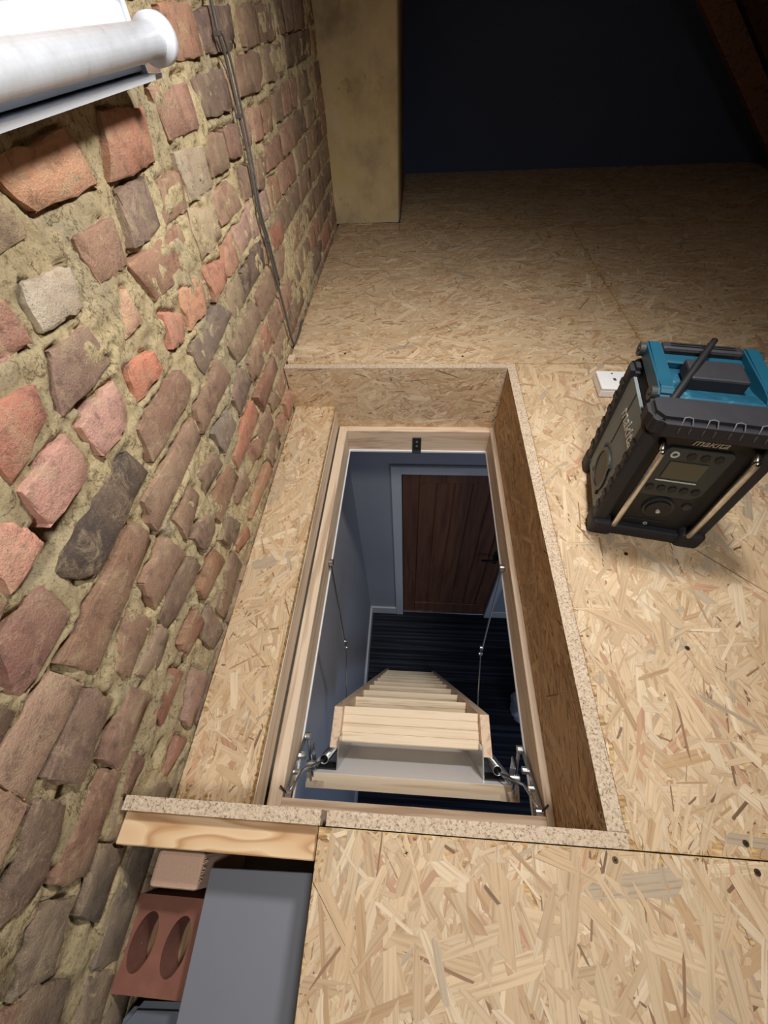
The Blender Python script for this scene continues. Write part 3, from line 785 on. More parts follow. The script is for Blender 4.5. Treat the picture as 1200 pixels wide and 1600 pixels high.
for j in range(NZ - 1):
    F_.append((ii[-1, j], b0 + 3 * j, b0 + 3 * j + 3, ii[-1, j + 1]))
    F_.append((b0 + 3 * j, b0 + 3 * j + 1, b0 + 3 * j + 4, b0 + 3 * j + 3))
    F_.append((b0 + 3 * j + 1, b0 + 3 * j + 2, b0 + 3 * j + 5, b0 + 3 * j + 4))
me = bpy.data.meshes.new('wall_chimney')
me.from_pydata(V_, [], [tuple(int(x) for x in f) for f in F_])
ch = link('wall_chimney', me, M['render'], smooth=True)
tag(ch, 'cement rendered chimney breast at the end of the brick wall', 'wall', kind='structure')

# ------------------------------------------------------------------ dark far end and roof of the loft
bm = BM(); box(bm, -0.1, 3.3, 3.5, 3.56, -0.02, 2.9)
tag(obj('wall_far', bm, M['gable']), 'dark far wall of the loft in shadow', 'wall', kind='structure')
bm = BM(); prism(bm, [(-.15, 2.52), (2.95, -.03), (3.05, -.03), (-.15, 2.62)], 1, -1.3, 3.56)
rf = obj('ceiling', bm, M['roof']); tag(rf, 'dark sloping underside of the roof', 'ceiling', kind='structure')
for i, y in enumerate((-1.05, -.6, -.15, 1.95, 2.4, 2.85, 3.3)):
    bm = BM(); prism(bm, [(-.13, 2.505), (2.93, -.012), (2.81, -.012), (-.13, 2.405)], 1, y, y + .047)
    obj('rafter', bm, M['timber'], rf)
bm = BM(); box(bm, -0.15, 3.1, -1.3, -1.1, -0.34, 2.7)
tag(obj('wall_near', bm, M['gable']), 'loft wall behind the camera', 'wall', kind='structure')
# diagonal brown roof strut, top right
bm = BM()
box(bm, -.05, .05, -.035, .035, 0, 1.9, .004, mtx=Matrix.Translation((2.62, 3.2, 0.0)) @ Matrix.Rotation(math.radians(-50), 4, 'Y'))
st = obj('roof_strut', bm, M['timber'])
tag(st, 'dark brown diagonal timber strut under the roof, top right', 'timber')

# ------------------------------------------------------------------ hatch lining
def lining(name, label, bx, face, dens, ang, seed, mat='edge', size=.8, tint=(1, 1, 1)):
    bm = BM(); box(bm, *bx)
    o = obj(name, bm, M[mat])
    tag(o, label, 'board', 'boards lining the hatch pit')
    if face:
        strands('strand_layer', o, *face, dens, ang, .55, seed, size=size, tint=tint)
    return o
YF, XR, ZC = 1.202, 0.740, -0.245
lining('hatch_lining_board', 'OSB lining board across the far end of the hatch pit', (0.004, 0.766, YF, 1.2255, -.36, .0015),
       ((0.004, YF, -.36), (1, 0, 0), (0, 0, 1), .736, .3605), 12000, 0.15, 31)
lining('hatch_lining_board', 'long OSB lining board down the right side of the hatch pit', (XR, .766, .0215, YF - .0005, -.36, .0012),
       ((XR, YF - .0005, -.36), (0, -1, 0), (0, 0, 1), YF - .022, .3605), 14000, 0.0, 32, size=.9, tint=(.94, .82, .64))  # strand tint paints in the brown bounce light of this shaded side
lining('hatch_lining_board', 'OSB lining board across the near end of the hatch pit, right of the gap', (.3275, .7665, .0015, .021, -.36, .0016), None, 0, 0, 33)
lining('hatch_lining_board', 'short OSB lining board against the brick wall, behind the flat pine batten', (.006, .3185, .0015, .021, -.36, .0016), None, 0, 0, 34)
# lower ledge board beside the brick wall
lg = lining('ledge_board', 'narrow OSB ledge board set low between brick wall and hatch frame', (.012, .156, .0225, YF - .0008, -.175, -.155),
            ((.012, .0225, -.155), (1, 0, 0), (0, 1, 0), .144, YF - .0235), 11000, 1.45, 35, mat='osb', size=1.0)
bm = BM(); box(bm, .112, .1575, .0225, YF - .0008, -.245, -.1755, .001)
tag(obj('ledge_batten', bm, M['pine_y']), 'grey-brown pine batten under the edge of the low ledge board', 'batten')
# flat-sawn pine batten at the near left corner
bm = BM(); box(bm, .004, .3135, -.0405, .001, -.085, -.0185, .0015)
tag(obj('pine_batten', bm, M['flat']), 'flat pine batten with swirling grain at the near left corner of the hatch', 'batten')

# ------------------------------------------------------------------ hatch casing (frame of the loft ladder)
ZB = -0.342
ldr = empty('loft_ladder', (.45, 1.10, -2.94))
tag(ldr, 'pine folding loft ladder in its hatch frame, with grooved treads and a white trap door', 'ladder')
cs = ldr
XL0, XL1, XR0, XR1 = .1625, .192, .722, .7385
for nm, b, mt in (('frame_side_rail', (XL0, XL1, .0225, YF - .001, ZB, ZC), 'pine_y'), ('frame_side_rail', (XR0, XR1, .0225, YF - .001, ZB, ZC), 'pine_y'),
                  ('frame_end_rail', (XL1, XR0, 1.174, YF - .001, ZB, ZC + .001), 'pine_x'), ('frame_end_rail', (XL1, XR0, .0225, .043, ZB, ZC + .001), 'pine_x')):
    bm = BM(); box(bm, *b, .0012); obj(nm, bm, M[mt], cs)
for b in ((XL1, XL1 + .004, .045, 1.172, ZB - .004, ZB + .004), (XR0 - .004, XR0, .045, 1.172, ZB - .004, ZB + .004), (XL1, XR0, 1.168, 1.174, ZB - .004, ZB + .005)):
    bm = BM(); box(bm, *b, .001); obj('seal_strip', bm, M['gloss'], cs)
bm = BM(); box(bm, .4385, .4715, 1.169, 1.1738, -.335, -.272, .0015)
box(bm, .4385, .4715, 1.155, 1.1715, -.3385, -.330, .001)
la = obj('latch_plate', bm, M['black'], cs)
for z in (-.290, -.312):
    bm = BM(); ring(bm, (.455, 1.169, z), (0, -1, 0), 0, .0045, .002, 12); obj('latch_screw', bm, M['zinc'], la)

# ------------------------------------------------------------------ folding loft ladder with its trap door
SL = 0.352                                       # dy per -dz
def yl(z, y0): return y0 + (-.48 - z) * SL       # ladder plane
sdir = Vector((0, SL, -1)).normalized()
ZT, ZF = -.452, -2.94
for (xa, xb) in ((.243, .266), (.640, .664)):
    bm = BM()
    # parallelogram outline in (y,z); square-cut top, foot flat on the carpet
    prism(bm, [(yl(ZT, .176), ZT), (yl(ZT, .276), ZT), (yl(ZF, .276), ZF), (yl(ZF, .176), ZF)], 0, xa, xb)
    obj('stringer', bm, M['stringer'], ldr)
nt = 10
for i in range(nt):
    z = -.482 - i * .2420
    ya = yl(z, .186); yb = ya + .088
    bm = BM()
    g = 4                                        # grooved top: ribs with small gaps
    prof = [(ya, z - .022), (yb, z - .022), (yb, z)]
    w = (yb - ya) / g
    for j in range(g):
        y1 = yb - j * w
        if j: prof += [(y1 + .0016, z), (y1 + .0006, z - .0028), (y1 - .0006, z - .0028), (y1 - .0016, z)]
    prof += [(ya + .002, z), (ya, z - .002)]
    prism(bm, prof, 0, .2665, .6395)
    obj('tread', bm, M['tread'], ldr)
# trap door panel, hinged at the near end and lying behind the ladder
def pp(s, off, x):                               # s along the panel from its top edge, off out of its face
    n = Vector((0, 1, SL)).normalized()
    return Vector((x, .106, -.425)) + sdir * s + n * off
def pbox(bm, x0, x1, s0, s1, o0, o1):
    vs_ = [bm.verts.new(pp(s, o, x)) for (x, s, o) in ((x0, s0, o0), (x1, s0, o0), (x1, s1, o0), (x0, s1, o0), (x0, s0, o1), (x1, s0, o1), (x1, s1, o1), (x0, s1, o1))]
    for f in ((0, 3, 2, 1), (4, 5, 6, 7), (0, 1, 5, 4), (1, 2, 6, 5), (2, 3, 7, 6), (3, 0, 4, 7)):
        bm.faces.new([vs_[i] for i in f])
bm = BM(); pbox(bm, .198, .716, .0, 1.10, -.032, 0); dr = obj('trap_door', bm, M['panelwhite'], ldr)
bm = BM(); pbox(bm, .198, .716, -.0012, .004, -.0325, -.0005); obj('door_edge', bm, M['tread'], dr)
for sx, xs in ((1, .198), (-1, .716)):
    bm = BM(); pbox(bm, min(xs, xs + sx * .045), max(xs, xs + sx * .045), -.002, .02, -.0328, -.0165); obj('edge_tongue', bm, M['pine_y'], dr)
for sx, x0 in ((1, .2665), (-1, .6395)):
    # bracket between trap door and stringer
    bm = BM(); pbox(bm, min(x0, x0 + sx * .003), max(x0, x0 + sx * .003), .03, .30, 0.0005, .075); obj('bracket', bm, M['zinc'], ldr)
    bm = BM(); pbox(bm, min(x0, x0 - sx * .05), max(x0, x0 - sx * .05), .03, .09, .0004, .004); obj('bracket_foot', bm, M['black'], ldr)
    # tension spring along the door
    xs = x0 - sx * .030
    bm = BM()
    tube(bm, [pp(.035, .022, xs - sx * .004), pp(.20, .030, xs + sx * .006)], .0105, 16, caps=False)
    tube(bm, [pp(.20, .030, xs + sx * .006), pp(.035, .022, xs - sx * .004)], .0088, 16, caps=False)
    turns = 26
    for q_ in range(turns):
        s_ = .036 + .163 * q_ / turns
        c0 = pp(s_, .022 + .008 * q_ / turns, xs - sx * .004 + sx * .010 * q_ / turns)
        a_ = Vector((1, 0, 0)); b_ = sdir.cross(a_)
        pts = [c0 + (a_ * math.cos(k_ * math.pi / 6) + b_ * math.sin(k_ * math.pi / 6)) * .0108 for k_ in range(13)]
        tube(bm, pts, .0015, 5, caps=False)
    obj('spring', bm, M['zinc'], ldr, smooth=True)
    # hinge bar on the frame side
    xw = XL1 + .006 if sx > 0 else XR0 - .006
    bm = BM()
    def bar(bm, p, q_, w, t):
        p, q_ = Vector(p), Vector(q_); d_ = (q_ - p); L_ = d_.length; d_.normalize()
        nx = Vector((1, 0, 0)); nn = d_.cross(nx).normalized()
        mt = Matrix((( nx.x, nn.x, d_.x, p.x), (nx.y, nn.y, d_.y, p.y), (nx.z, nn.z, d_.z, p.z), (0, 0, 0, 1)))
        box(bm, -t, t, -w, w, 0, L_, .001, mtx=mt)
    bar(bm, (xw, .050, -.252), (xw, .172, -.345), .009, .0015)
    hb = obj('hinge_bar', bm, M['zinc'], ldr)
    bm = BM(); bar(bm, (xw + sx * .008, .172, -.345), (xw + sx * .014, .095, -.43), .009, .0015); obj('hinge_bar', bm, M['zinc'], ldr)
    bm = BM(); bar(bm, (xw + sx * .016, .150, -.375), (xw + sx * .018, .10, -.452), .017, .0015); obj('hinge_plate', bm, M['zinc'], ldr)
    for (y_, z_, r_) in ((.050, -.252, .008), (.172, -.345, .009), (.128, -.322, .008), (.092, -.284, .006)):
        bm = BM(); ring(bm, (xw - sx * .001, y_, z_), (sx, 0, 0), 0, r_, .013, 16); obj('bolt', bm, M['zinc'], hb)
    bm = BM(); ring(bm, (xw + sx * .004, .118, -.395), (sx, 0, 0), 0, .011, .022, 16); obj('pivot', bm, M['zinc'], ldr)
    # tie rod to the spring
    bm = BM(); tube(bm, [(xw + sx * .004, .052, -.252), (xw + sx * .012, .10, -.32), tuple(pp(.02, .022, xs - sx * .004))], .003, 6); obj('tie_rod', bm, M['zinc'], ldr, smooth=True)
    bm = BM(); tube(bm, [(xw + sx * .002, .050, -.246), (xw - sx * .012, .062, -.238)], .0018, 6); obj('split_pin', bm, M['black'], ldr)
    # long jointed stay arm
    A_ = Vector((xw, .640, -.306)); B_ = Vector((xw + sx * .006, .552, -.728)); C_ = Vector((xw + sx * .012, .385, -.975))
    D_ = pp(.62, -.016, xw + sx * .010)
    bm = BM(); bar(bm, A_, B_ + Vector((0, -.012, -.04)), .0065, .0013); arm = obj('stay_arm', bm, M['zinc'], ldr)
    bm = BM(); bar(bm, B_ + Vector((sx * .004, 0, 0)), D_, .0065, .0013); obj('stay_arm', bm, M['zinc'], ldr)
    for p_ in (A_, B_, B_ + Vector((0, -.010, -.035))):
        bm = BM(); ring(bm, p_ - Vector((sx * .004, 0, 0)), (sx, 0, 0), 0, .010 if p_ is A_ else .007, .012, 14); obj('bolt', bm, M['zinc'], arm)

# ------------------------------------------------------------------ landing below
bm = BM()
ZL, ZCL = -2.94, -.345
def slab(bm, x0, x1, y0, y1): box(bm, x0, x1, y0, y1, ZCL - .0005, ZCL + .012)
for b in ((-.14, XL0, -1.3, 1.70), (XR1, 2.3, -1.3, 1.70), (XL0, XR1, -1.3, .0225), (XL0, XR1, YF, 1.70)): slab(bm, *b)
tag(obj('ceiling_landing', bm, M['plaster']), 'plasterboard ceiling of the landing around the hatch', 'ceiling', kind='structure')
bm = BM(); box(bm, -.14, 2.3, -1.3, 1.70, ZL - .05, ZL)
tag(obj('floor_landing', bm, M['carpet']), 'dark striped carpet on the landing floor below', 'floor', kind='structure')
bm = BM(); box(bm, -.05, .068, -1.3, 1.676, ZL, ZCL - .001)
tag(obj('wall_landing_left', bm, M['paint']), 'pale grey-blue landing wall left of the ladder', 'wall', kind='structure')
DX0, DX1, DZ = .374, 1.136, -.990
bm = BM()
for b in ((.068, DX0, 1.676, 1.80, ZL, ZCL - .001), (DX1, 2.2, 1.676, 1.80, ZL, ZCL - .001), (DX0, DX1, 1.676, 1.80, DZ, ZCL - .001)): box(bm, *b)
tag(obj('wall_landing_far', bm, M['paint']), 'pale landing wall holding the brown door', 'wall', kind='structure')
bm = BM(); box(bm, 2.2, 2.3, -1.3, 1.70, ZL, ZCL - .001)
tag(obj('wall_landing_right', bm, M['paint']), 'landing wall right of the ladder', 'wall', kind='structure')
bm = BM(); box(bm, .068, 2.2, -1.3, -1.22, ZL, ZCL - .001)
tag(obj('wall_landing_near', bm, M['paint']), 'landing wall on the near side', 'wall', kind='structure')
for nm, b in (('baseboard_left', (.068, .086, -1.22, 1.658, ZL, ZL + .12)), ('baseboard_far', (.068, DX0 - .064, 1.658, 1.676, ZL, ZL + .12)),
              ('baseboard_right', (DX1 + .064, 2.2, 1.658, 1.676, ZL, ZL + .12))):
    bm = BM(); box(bm, *b, .004); tag(obj(nm, bm, M['gloss']), kind='structure')
dr_ = empty('door_1', ((DX0 + DX1) / 2, 1.71, ZL))
tag(dr_, 'brown boarded oak door on the landing below the hatch', 'door', kind='structure')
for b in ((DX0 - .064, DX0, 1.654, 1.676, ZL, DZ + .064), (DX1, DX1 + .064, 1.654, 1.676, ZL, DZ + .064), (DX0, DX1, 1.654, 1.676, DZ, DZ + .064)):
    bm = BM(); box(bm, *b, .004); obj('architrave', bm, M['gloss'], dr_)
for nm, b in (('stile', (DX0 + .003, DX0 + .105, 1.690, 1.728, ZL + .008, DZ - .003)), ('stile', (DX1 - .105, DX1 - .003, 1.690, 1.728, ZL + .008, DZ - .003)),
              ('rail', (DX0 + .1055, DX1 - .1055, 1.690, 1.728, DZ - .11, DZ - .003)), ('rail', (DX0 + .1055, DX1 - .1055, 1.690, 1.728, ZL + .008, ZL + .20))):
    bm = BM(); box(bm, *b, .004); obj(nm, bm, M['door'], dr_)
npk = 5
pw = (DX1 - DX0 - .211) / npk
for i in range(npk):
    xa = DX0 + .1055 + i * pw
    bm = BM(); box(bm, xa + .0004, xa + pw - .0004, 1.698, 1.722, ZL + .2005, DZ - .1105, .006); obj('plank', bm, M['door'], dr_)
bm = BM(); box(bm, DX0, DX1, 1.729, 1.795, ZL + .0, DZ - .001); obj('door_backing', bm, M['door'], dr_)
bm = BM(); box(bm, DX0 + .002, DX1 - .002, 1.682, 1.689, ZL, ZL + .008, .001); obj('underdoor_light_strip', bm, M['zinc'], dr_)  # pale strip stands in for the line of light under the door
hx, hz = DX1 - .055, ZL + 1.02
bm = BM(); box(bm, hx - .02, hx + .02, 1.684, 1.690, hz - .085, hz + .085, .003); hp = obj('handle_plate', bm, M['black'], dr_)
bm = BM(); tube(bm, [(hx, 1.686, hz + .03), (hx, 1.645, hz + .03), (hx - .03, 1.638, hz + .03), (hx - .115, 1.640, hz + .026)], .009, 10); obj('lever', bm, M['black'], hp, smooth=True)
# pale soft bundle on the carpet, at the edge of the view through the hatch
bm = BM()
bmesh.ops.create_uvsphere(bm, u_segments=28, v_segments=16, radius=1)
for v in bm.verts:
    x, y, z = v.co
    e = 0.62
    sp = lambda a: math.copysign(abs(a) ** e, a)
    v.co = Vector((1.40 + sp(x) * .125 + .012 * math.sin(9 * y + 4 * z), .86 + sp(y) * .12 + .01 * math.sin(8 * x), ZL + .11 + sp(z) * .108 + .012 * math.sin(7 * x + 5 * y) * max(z, 0)))
tag(obj('cloth_bundle', bm, M['fabric'], smooth=True), 'pale rounded soft bundle on the dark carpet right of the ladder', 'cloth')

# ------------------------------------------------------------------ things lying in the open pit, near left
bm = BM(); box(bm, .1285, .2985, -.62, -.062, -.122, -.110, .001, mtx=Matrix.Translation((.215, -.06, 0)) @ Matrix.Rotation(math.radians(1.5), 4, 'Z') @ Matrix.Translation((-.215, .06, 0)))
gp = obj('loose_sheet', bm, M['grey']); tag(gp, 'smooth plain grey panel lying in the floor gap at the near left', 'panel')
bm = BM(); box(bm, .15, .28, -.58, -.12, -.333, -.1225)
obj('packing', bm, M['joist'], gp, local=True)
bm = BM(); box(bm, .037, .118, -.093, -.046, -.333, -.100, .006, 2)
stub = obj('timber_stub', bm, M['endgrain']); tag(stub, 'upright sawn timber stub with pinkish end grain under the pine batten', 'timber')
bm = BM()
for i in range(9):
    y = -.056 - i * .0032; a = random.uniform(-.5, .5)
    tube(bm, [(.1175, y, -.1005), (.1200 + random.uniform(0, .002), y + .003 * a, -.0985), (.1225 + random.uniform(0, .003), y + .008 * a, -.1000)], [.0007, .0006, .0002], 4)
sp_ = obj('splinters', bm, M['tread'], stub); sp_['kind'] = 'stuff'
# perforated brick with two oval holes
bm = BM()
bx0, bx1, by0, by1, zt, zb = -.012, .122, -.222, -.108, -.165, -.232
holes = ((.027, -.164), (.083, -.166))
outer = {}
xm = .055
def angs(c, xa, xb):
    a = [2 * math.pi * k_ / 28 for k_ in range(28)] + [math.atan2(y_ - c[1], x_ - c[0]) % (2 * math.pi) for x_ in (xa, xb) for y_ in (by0, by1)]
    return sorted(a)
HN = 32
for zz in (zt, zb):
    outer[zz] = []
    for c, (xa, xb) in zip(holes, ((bx0, xm), (xm, bx1))):
        rg, rect = [], []
        for a in angs(c, xa, xb):
            dx, dy = math.cos(a), math.sin(a)
            rg.append(bm.verts.new((c[0] + .0195 * dx + .004 * dy, c[1] + .036 * dy, zz)))
            tx = ((xb if dx > 0 else xa) - c[0]) / dx if abs(dx) > 1e-6 else 1e9
            ty = ((by1 if dy > 0 else by0) - c[1]) / dy if abs(dy) > 1e-6 else 1e9
            t_ = min(tx, ty)
            rect.append(bm.verts.new((c[0] + dx * t_, c[1] + dy * t_, zz)))
        for k_ in range(HN):
            bm.faces.new((rg[k_], rg[(k_ + 1) % HN], rect[(k_ + 1) % HN], rect[k_]))
        outer[zz].append(rg)
for hi_ in range(2):
    A_, B_ = outer[zt][hi_], outer[zb][hi_]
    for k_ in range(HN): bm.faces.new((A_[k_], A_[(k_ + 1) % HN], B_[(k_ + 1) % HN], B_[k_]))
for (p, q_) in (((bx0, by0), (bx1, by0)), ((bx1, by0), (bx1, by1)), ((bx1, by1), (bx0, by1)), ((bx0, by1), (bx0, by0))):
    bm.faces.new([bm.verts.new((*v, z)) for v, z in ((p, zb), (q_, zb), (q_, zt), (p, zt))])
bmesh.ops.remove_doubles(bm, verts=bm.verts, dist=.0002)
tag(obj('perforated_brick', bm, M['redbrick']), 'red brick with two oval holes lying in the gap beside the grey panel', 'brick')
bm = BM(); box(bm, .004, .120, -.215, -.112, -.333, -.2325, .003)
tag(obj('packing_block', bm, M['joist']), 'dark block beneath the red brick with oval holes', 'block')
bm = BM()
prism(bm, [(.008, -.262), (.03, -.236), (.11, -.232), (.125, -.30), (.05, -.37), (.012, -.34)], 2, -.333, -.200)
bmesh.ops.bevel(bm, geom=list(bm.edges), offset=.008, segments=2, affect='EDGES')
tag(obj('grey_stone', bm, M['stone']), 'grey broken stone in the gap nearest the photo corner', 'stone')

# small wood offcut in the gap between wall and floor
bm = BM(); box(bm, .012, .034, 1.228, 1.262, .0005, .016, .002)
tag(obj('wood_offcut', bm, M['pine_x']), 'tiny wood offcut standing by the wall behind the far lining board', 'offcut')

# ------------------------------------------------------------------ fluorescent batten light on the wall (switched off)
fl = empty('fluorescent_light', (.03, .3, .735))
tag(fl, 'dusty white fluorescent batten light with bare tube on the brick wall', 'light')
YE = .860
bm = BM()
prism(bm, [(.012, .7087), (.040, .712), (.040, .774), (.030, .779), (.012, .779)], 1, -.55, YE - .012)
obj('spine', bm, M['lightwhite'], fl)
bm = BM()
prism(bm, [(.012, .7040), (.062, .7030), (.064, .7085), (.012, .7085)], 1, -.55, YE + .002)
obj('lower_lip', bm, M['lightwhite'], fl)
bm = BM(); prism(bm, [(.012, .7087), (.043, .7087), (.043, .777), (.032, .782), (.012, .782)], 1, YE - .0118, YE)
obj('end_cap', bm, M['lightwhite'], fl)
dusty = NT('dusty_tube_glass')
nz = dusty.noise(dusty.coord(), 30, 6, 0.7)
dusty.col(dusty.ramp(nz, [(0.35, lin((206, 211, 220))), (0.6, lin((194, 198, 204))), (0.8, lin((160, 156, 148)))]))
dusty.rough(0.25)
bm = BM(); tube(bm, [(.077, -.55, .7405), (.077, .840, .7405)], .0185, 28); obj('tube', bm, dusty.m, fl, smooth=True)
bm = BM(); ring(bm, (.077, .832, .7405), (0, 1, 0), 0, .0265, .020, 32)
bmesh.ops.bevel(bm, geom=[e for e in bm.edges if e.calc_face_angle(0) > 1], offset=.004, segments=2, affect='EDGES')
lh = obj('lamp_holder', bm, M['lightwhite'], fl, smooth=True)
bm = BM(); box(bm, .041, .066, .834, .850, .722, .758, .003); obj('holder_arm', bm, M['lightwhite'], lh)

# ------------------------------------------------------------------ white surface socket box beside the radio
sk = empty('socket_box', (1.03, 1.09, 0.0), math.radians(-3))
tag(sk, 'white plastic surface-mounted socket box on the floor behind the radio', 'socket')
bm = BM(); box(bm, -.044, .044, -.044, .044, .0022, .026, .003, 2); obj('back_box', bm, M['socket'], sk, local=True)
bm = BM(); box(bm, -.0445, .0445, -.0445, .0445, .0263, .034, .003, 2); fp = obj('face_plate', bm, M['socket'], sk, local=True)
for (x, y) in ((-.002, .030), (.020, -.028)):
    bm = BM(); ring(bm, (x, y, .034), (0, 0, 1), 0, .0032, .0006, 12); obj('plate_screw', bm, M['cable'], fp, local=True)
bm = BM(); box(bm, -.004, .004, -.006, .006, .034, .0347, .0003); obj('switch_mark', bm, M['cable'], fp, local=True)

# ------------------------------------------------------------------ site radio
rd = empty('site_radio', (.946, .5445, 0.0018), math.radians(-10.4))
tag(rd, 'teal and black rugged site radio with chrome guard bars standing on the OSB floor', 'radio')
teal = simple('teal_plastic', (8, 72, 94), 0.5, var=0.10, scale=14)
dusty_teal = NT('dusty_teal_plastic')
dn = dusty_teal.noise(dusty_teal.coord(), 26, 6, 0.65)
dusty_teal.col(dusty_teal.ramp(dn, [(0.42, lin((6, 64, 86))), (0.58, lin((10, 74, 98))), (0.72, lin((78, 122, 138)))]))
dusty_teal.rough(0.55)
sidep = simple('radio_side_grey', (112, 122, 124), 0.6, var=0.12, scale=20)
panelm = simple('radio_control_panel', (44, 50, 50), 0.45, var=0.1, scale=40)
lcd = simple('radio_lcd', (78, 74, 58), 0.25, var=0.08, scale=60)
blk = M['rubber']; deep = M['black']
chrome = simple('scuffed_chrome', (200, 196, 190), 0.22, 1.0, var=0.35, scale=90)
lett = simple('silver_lettering', (190, 196, 196), 0.4, 0.3)
def rp(name, bm, mat, parent=rd, smooth=False): return obj(name, bm, mat, parent, local=True, smooth=smooth)
# body shell: dark core, narrower at the front bottom
bm = BM(); prism(bm, [(-.086, .010), (.086, .010), (.094, .035), (.098, .270), (.090, .288), (-.090, .288), (-.098, .270), (-.094, .035)], 1, .0125, .200)
rp('body', bm, deep)
for sx in (-1, 1):
    x0, x1 = sx * .0985, sx * .1045
    bm = BM()
    prism(bm, [(.034, .030), (.186, .030), (.190, .060), (.190, .262), (.178, .276), (.048, .276), (.030, .262)], 0, min(x0, x1), max(x0, x1))
    sp2 = rp('side_panel', bm, sidep)
    cy, cz = .100, .095
    bm = BM(); ring(bm, (x1, cy, cz), (sx, 0, 0), .040, .049, .004, 36); rp('speaker_ring', bm, panelm, sp2)
    bm = BM(); ring(bm, (x1, cy, cz), (sx, 0, 0), 0, .0395, .0022, 36); rp('speaker_grille', bm, deep, sp2)
    for a in (45, 135, 225, 315):
        bm = BM(); ring(bm, (x1, cy + .052 * math.cos(math.radians(a)), cz + .052 * math.sin(math.radians(a))), (sx, 0, 0), 0, .0055, .005, 10); rp('speaker_screw', bm, deep, sp2)
    bm = BM(); box(bm, min(x1, x1 + sx * .0012), max(x1, x1 + sx * .0012), .122, .124, .15, .275); rp('panel_groove', bm, deep, sp2)
# rubber corner posts (ribbed), top and bottom bumpers
for sx in (-1, 1):
    for (ya, yb) in ((.000, .030), (.186, .222)):
        xa, xb = (sx * .082, sx * .110)
        bm = BM(); box(bm, min(xa, xb), max(xa, xb), ya, yb, .030, .285, .006, 2)
        po = rp('corner_post', bm, blk)
        for i in range(6):
            z = .065 + i * .034
            bm = BM(); xo = sx * .1105
            box(bm, min(xo - sx * .004, xo + sx * .002), max(xo - sx * .004, xo + sx * .002), ya + .006, yb - .004, z, z + .015, .0015); rp('rib', bm, blk, po)
        # foot
        fy0, fy1 = (-.010, .040) if ya < .1 else (.178, .228)
        bm = BM(); xa, xb = sx * .062, sx * .112
        box(bm, min(xa, xb), max(xa, xb), fy0, fy1, .0005, .044, .010, 3); rp('foot', bm, blk)
bm = BM(); box(bm, -.070, .070, -.004, .026, .004, .030, .006, 2); rp('bottom_bumper', bm, blk)
bm = BM()
prism(bm, [(-.116, .006), (-.100, -.014), (.100, -.014), (.116, .006), (.116, .045), (.098, .056), (-.098, .056), (-.116, .045)], 2, .282, .325)
bmesh.ops.bevel(bm, geom=list(bm.edges), offset=.009, segments=3, affect='EDGES')
tb = rp('top_bumper', bm, blk)
for x in (-.062, -.026, .012, .048, .082):          # raised U marks on the bumper
    bm = BM(); pts = [(x - .008, -.0150, .300), (x - .008, -.0125, .316), (x - .006, -.005, .3250), (x, -.003, .3255), (x + .006, -.005, .3250), (x + .008, -.0125, .316), (x + .008, -.0150, .300)]
    tube(bm, pts, .0011, 6); rp('raised_mark', bm, simple('scuffed_rubber', (96, 98, 106), .7), tb, True)
bm = BM()
prism(bm, [(-.112, .178), (.112, .178), (.112, .216), (.098, .228), (-.098, .228), (-.112, .216)], 2, .262, .292)
bmesh.ops.bevel(bm, geom=list(bm.edges), offset=.008, segments=2, affect='EDGES')
rp('rear_bumper', bm, blk)
# chrome guard bars
for x in (-.070, .075):
    bm = BM(); tube(bm, smooth_path([(x, .020, .260), (x, .006, .260), (x, -.006, .252), (x, -.009, .236), (x, -.009, .062), (x, -.006, .044), (x, .004, .036), (x, .020, .036)], 4), .0062, 12)
    rp('guard_bar', bm, chrome, smooth=True)
# control panel
yp = .012
bm = BM(); prism(bm, [(-.056, .130), (.036, .130), (.050, .144), (.052, .246), (.046, .252), (-.050, .252), (-.056, .246)], 1, yp - .004, yp); cp = rp('control_panel', bm, panelm)
bm = BM(); box(bm, -.040, .024, yp - .0062, yp - .0041, .180, .222, .001); rp('screen', bm, lcd, cp)
bm = BM(); box(bm, -.044, .026, yp - .0058, yp - .0041, .1715, .175, .0006); rp('screen_trim', bm, lett, cp)
bm = BM(); ring(bm, (-.040, yp - .0041, .238), (0, -1, 0), .0042, .0072, .002, 20); rp('power_button', bm, lett, cp)
for i, x in enumerate((-.012, .010, .032)):
    bm = BM(); ring(bm, (x, yp - .0041, .237), (0, -1, 0), 0, .0072, .002, 18); rp('button', bm, deep, cp)
for i in range(5):
    bm = BM(); ring(bm, (-.044 + i * .020, yp - .0041, .152), (0, -1, 0), 0, .0072, .0026, 18); rp('button', bm, deep, cp)
bm = BM(); ring(bm, (-.004, yp + .0005, .094), (0, -1, 0), .023, .028, .005, 32); dl = rp('tuning_dial', bm, panelm)
bm = BM(); ring(bm, (-.004, yp + .0005, .094), (0, -1, 0), 0, .0225, .009, 32); rp('dial_face', bm, deep, dl)
bm = BM(); ring(bm, (-.004, yp - .0085, .091), (0, -1, 0), 0, .004, .004, 14); rp('dial_pin', bm, lett, dl)
bm = BM(); ring(bm, (.044, yp + .0005, .106), (0, -1, 0), 0, .008, .004, 18); rp('socket_cap', bm, panelm)
bm = BM(); tube(bm, [(-.050, yp - .0005, .044), (-.036, yp - .0005, .050), (.026, yp - .0005, .050), (.044, yp - .0005, .038)], .0012, 6); rp('battery_door_line', bm, panelm)
bm = BM(); ring(bm, (-.004, yp + .0005, .038), (0, -1, 0), .0025, .0042, .0015, 16); rp('battery_door_lock', bm, lett)
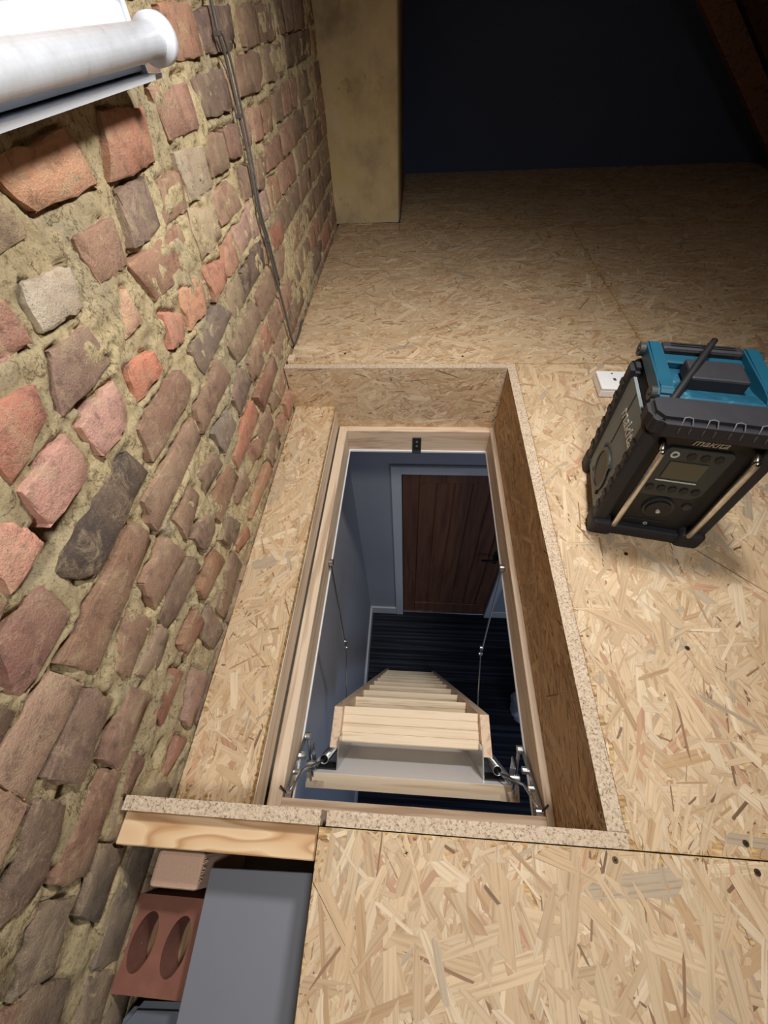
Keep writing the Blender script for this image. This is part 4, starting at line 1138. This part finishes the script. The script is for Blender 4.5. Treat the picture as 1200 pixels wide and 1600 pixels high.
# teal top
bm = BM(); prism(bm, [(.050, .286), (.200, .286), (.205, .296), (.205, .300), (.120, .305), (.062, .318), (.050, .312)], 0, -.084, .086)
bmesh.ops.bevel(bm, geom=list(bm.edges), offset=.003, segments=2, affect='EDGES')
tp = rp('top_cover', bm, dusty_teal.m)
# handle: two arms and a black grip bar at the rear
for sx, xo in ((-1, -.097), (1, .097)):
    bm = BM(); xa, xb = sx * .070, sx * .096
    prism(bm, [(.058, .306), (.076, .296), (.212, .296), (.232, .304), (.232, .322), (.222, .328), (.100, .326), (.072, .328), (.060, .320)], 0, min(xa, xb), max(xa, xb))
    bmesh.ops.bevel(bm, geom=list(bm.edges), offset=.0035, segments=2, affect='EDGES')
    ha = rp('handle_arm', bm, teal)
    for y in (.074, .218):
        bm = BM(); ring(bm, (sx * .0955, y, .312), (sx, 0, 0), 0, .0125, .010, 20); hub = rp('handle_hub', bm, teal if sx > 0 and y < .1 else panelm, ha)
        bm = BM(); ring(bm, (sx * .1055, y, .312), (sx, 0, 0), 0, .005, .0012, 14); rp('hub_screw', bm, deep, hub)
bm = BM(); box(bm, -.0695, .0695, .204, .231, .305, .327, .006, 2); gr = rp('handle_grip', bm, blk)
for z in (.309, .315, .321):
    bm = BM(); box(bm, -.055, .055, .2025, .2045, z - .001, z + .001); rp('grip_rib', bm, deep, gr)
for y in (.212, .219):
    bm = BM(); box(bm, -.055, .055, y - .001, y + .001, .3265, .3285); rp('grip_rib', bm, deep, gr)
bm = BM(); box(bm, -.0695, .0695, .176, .2035, .3005, .316, .003); rp('handle_plate', bm, teal)
bm = BM(); box(bm, -.042, .050, .100, .162, .3065, .333, .004, 2); rp('battery_latch', bm, blk)
# telescopic antenna folded out across the top
A0 = Vector((-.080, .040, .316)); A1 = Vector((.004, .200, .346))
bm = BM(); tube(bm, [A0, A0 + (A1 - A0) * .03, A0 + (A1 - A0) * .94, A1], [.0062, .0068, .0060, .0050], 12); an = rp('antenna', bm, deep, smooth=True)
d_ = (A1 - A0).normalized()
bm = BM(); tube(bm, [A1, A1 + d_ * .006], .0056, 12); rp('antenna_tip', bm, chrome, an)
bm = BM(); ring(bm, (-.082, .036, .304), (0, 0, 1), 0, .013, .012, 20); rp('antenna_pivot', bm, blk, an)

def lettering(txt, size, mtx, mat, parent, shear=0.35):
    cu = bpy.data.curves.new('lettering', 'FONT')
    cu.body = txt; cu.size = size; cu.align_x = 'CENTER'; cu.align_y = 'CENTER'; cu.shear = shear; cu.extrude = 0.0004; cu.offset = size * 0.014
    t = bpy.data.objects.new('lettering_tmp', cu); COL.objects.link(t)
    dg = bpy.context.evaluated_depsgraph_get()
    me = bpy.data.meshes.new_from_object(t.evaluated_get(dg))
    bpy.data.objects.remove(t); bpy.data.curves.remove(cu)
    me.transform(mtx)
    o = link('lettering', me, None, parent, local=True)
    me.materials.clear(); me.materials.append(mat)
    return o
# on the front above the control panel
lettering('makita', .021, Matrix.Translation((.004, .0115, .2665)) @ Matrix.Rotation(math.radians(90), 4, 'X'), lett, rd)
# on the left side panel, read from that side
lettering('makita', .042, Matrix(((0, 0, -1, -.1052), (-1, 0, 0, .088), (0, 1, 0, .226), (0, 0, 0, 1))), lett, rd)
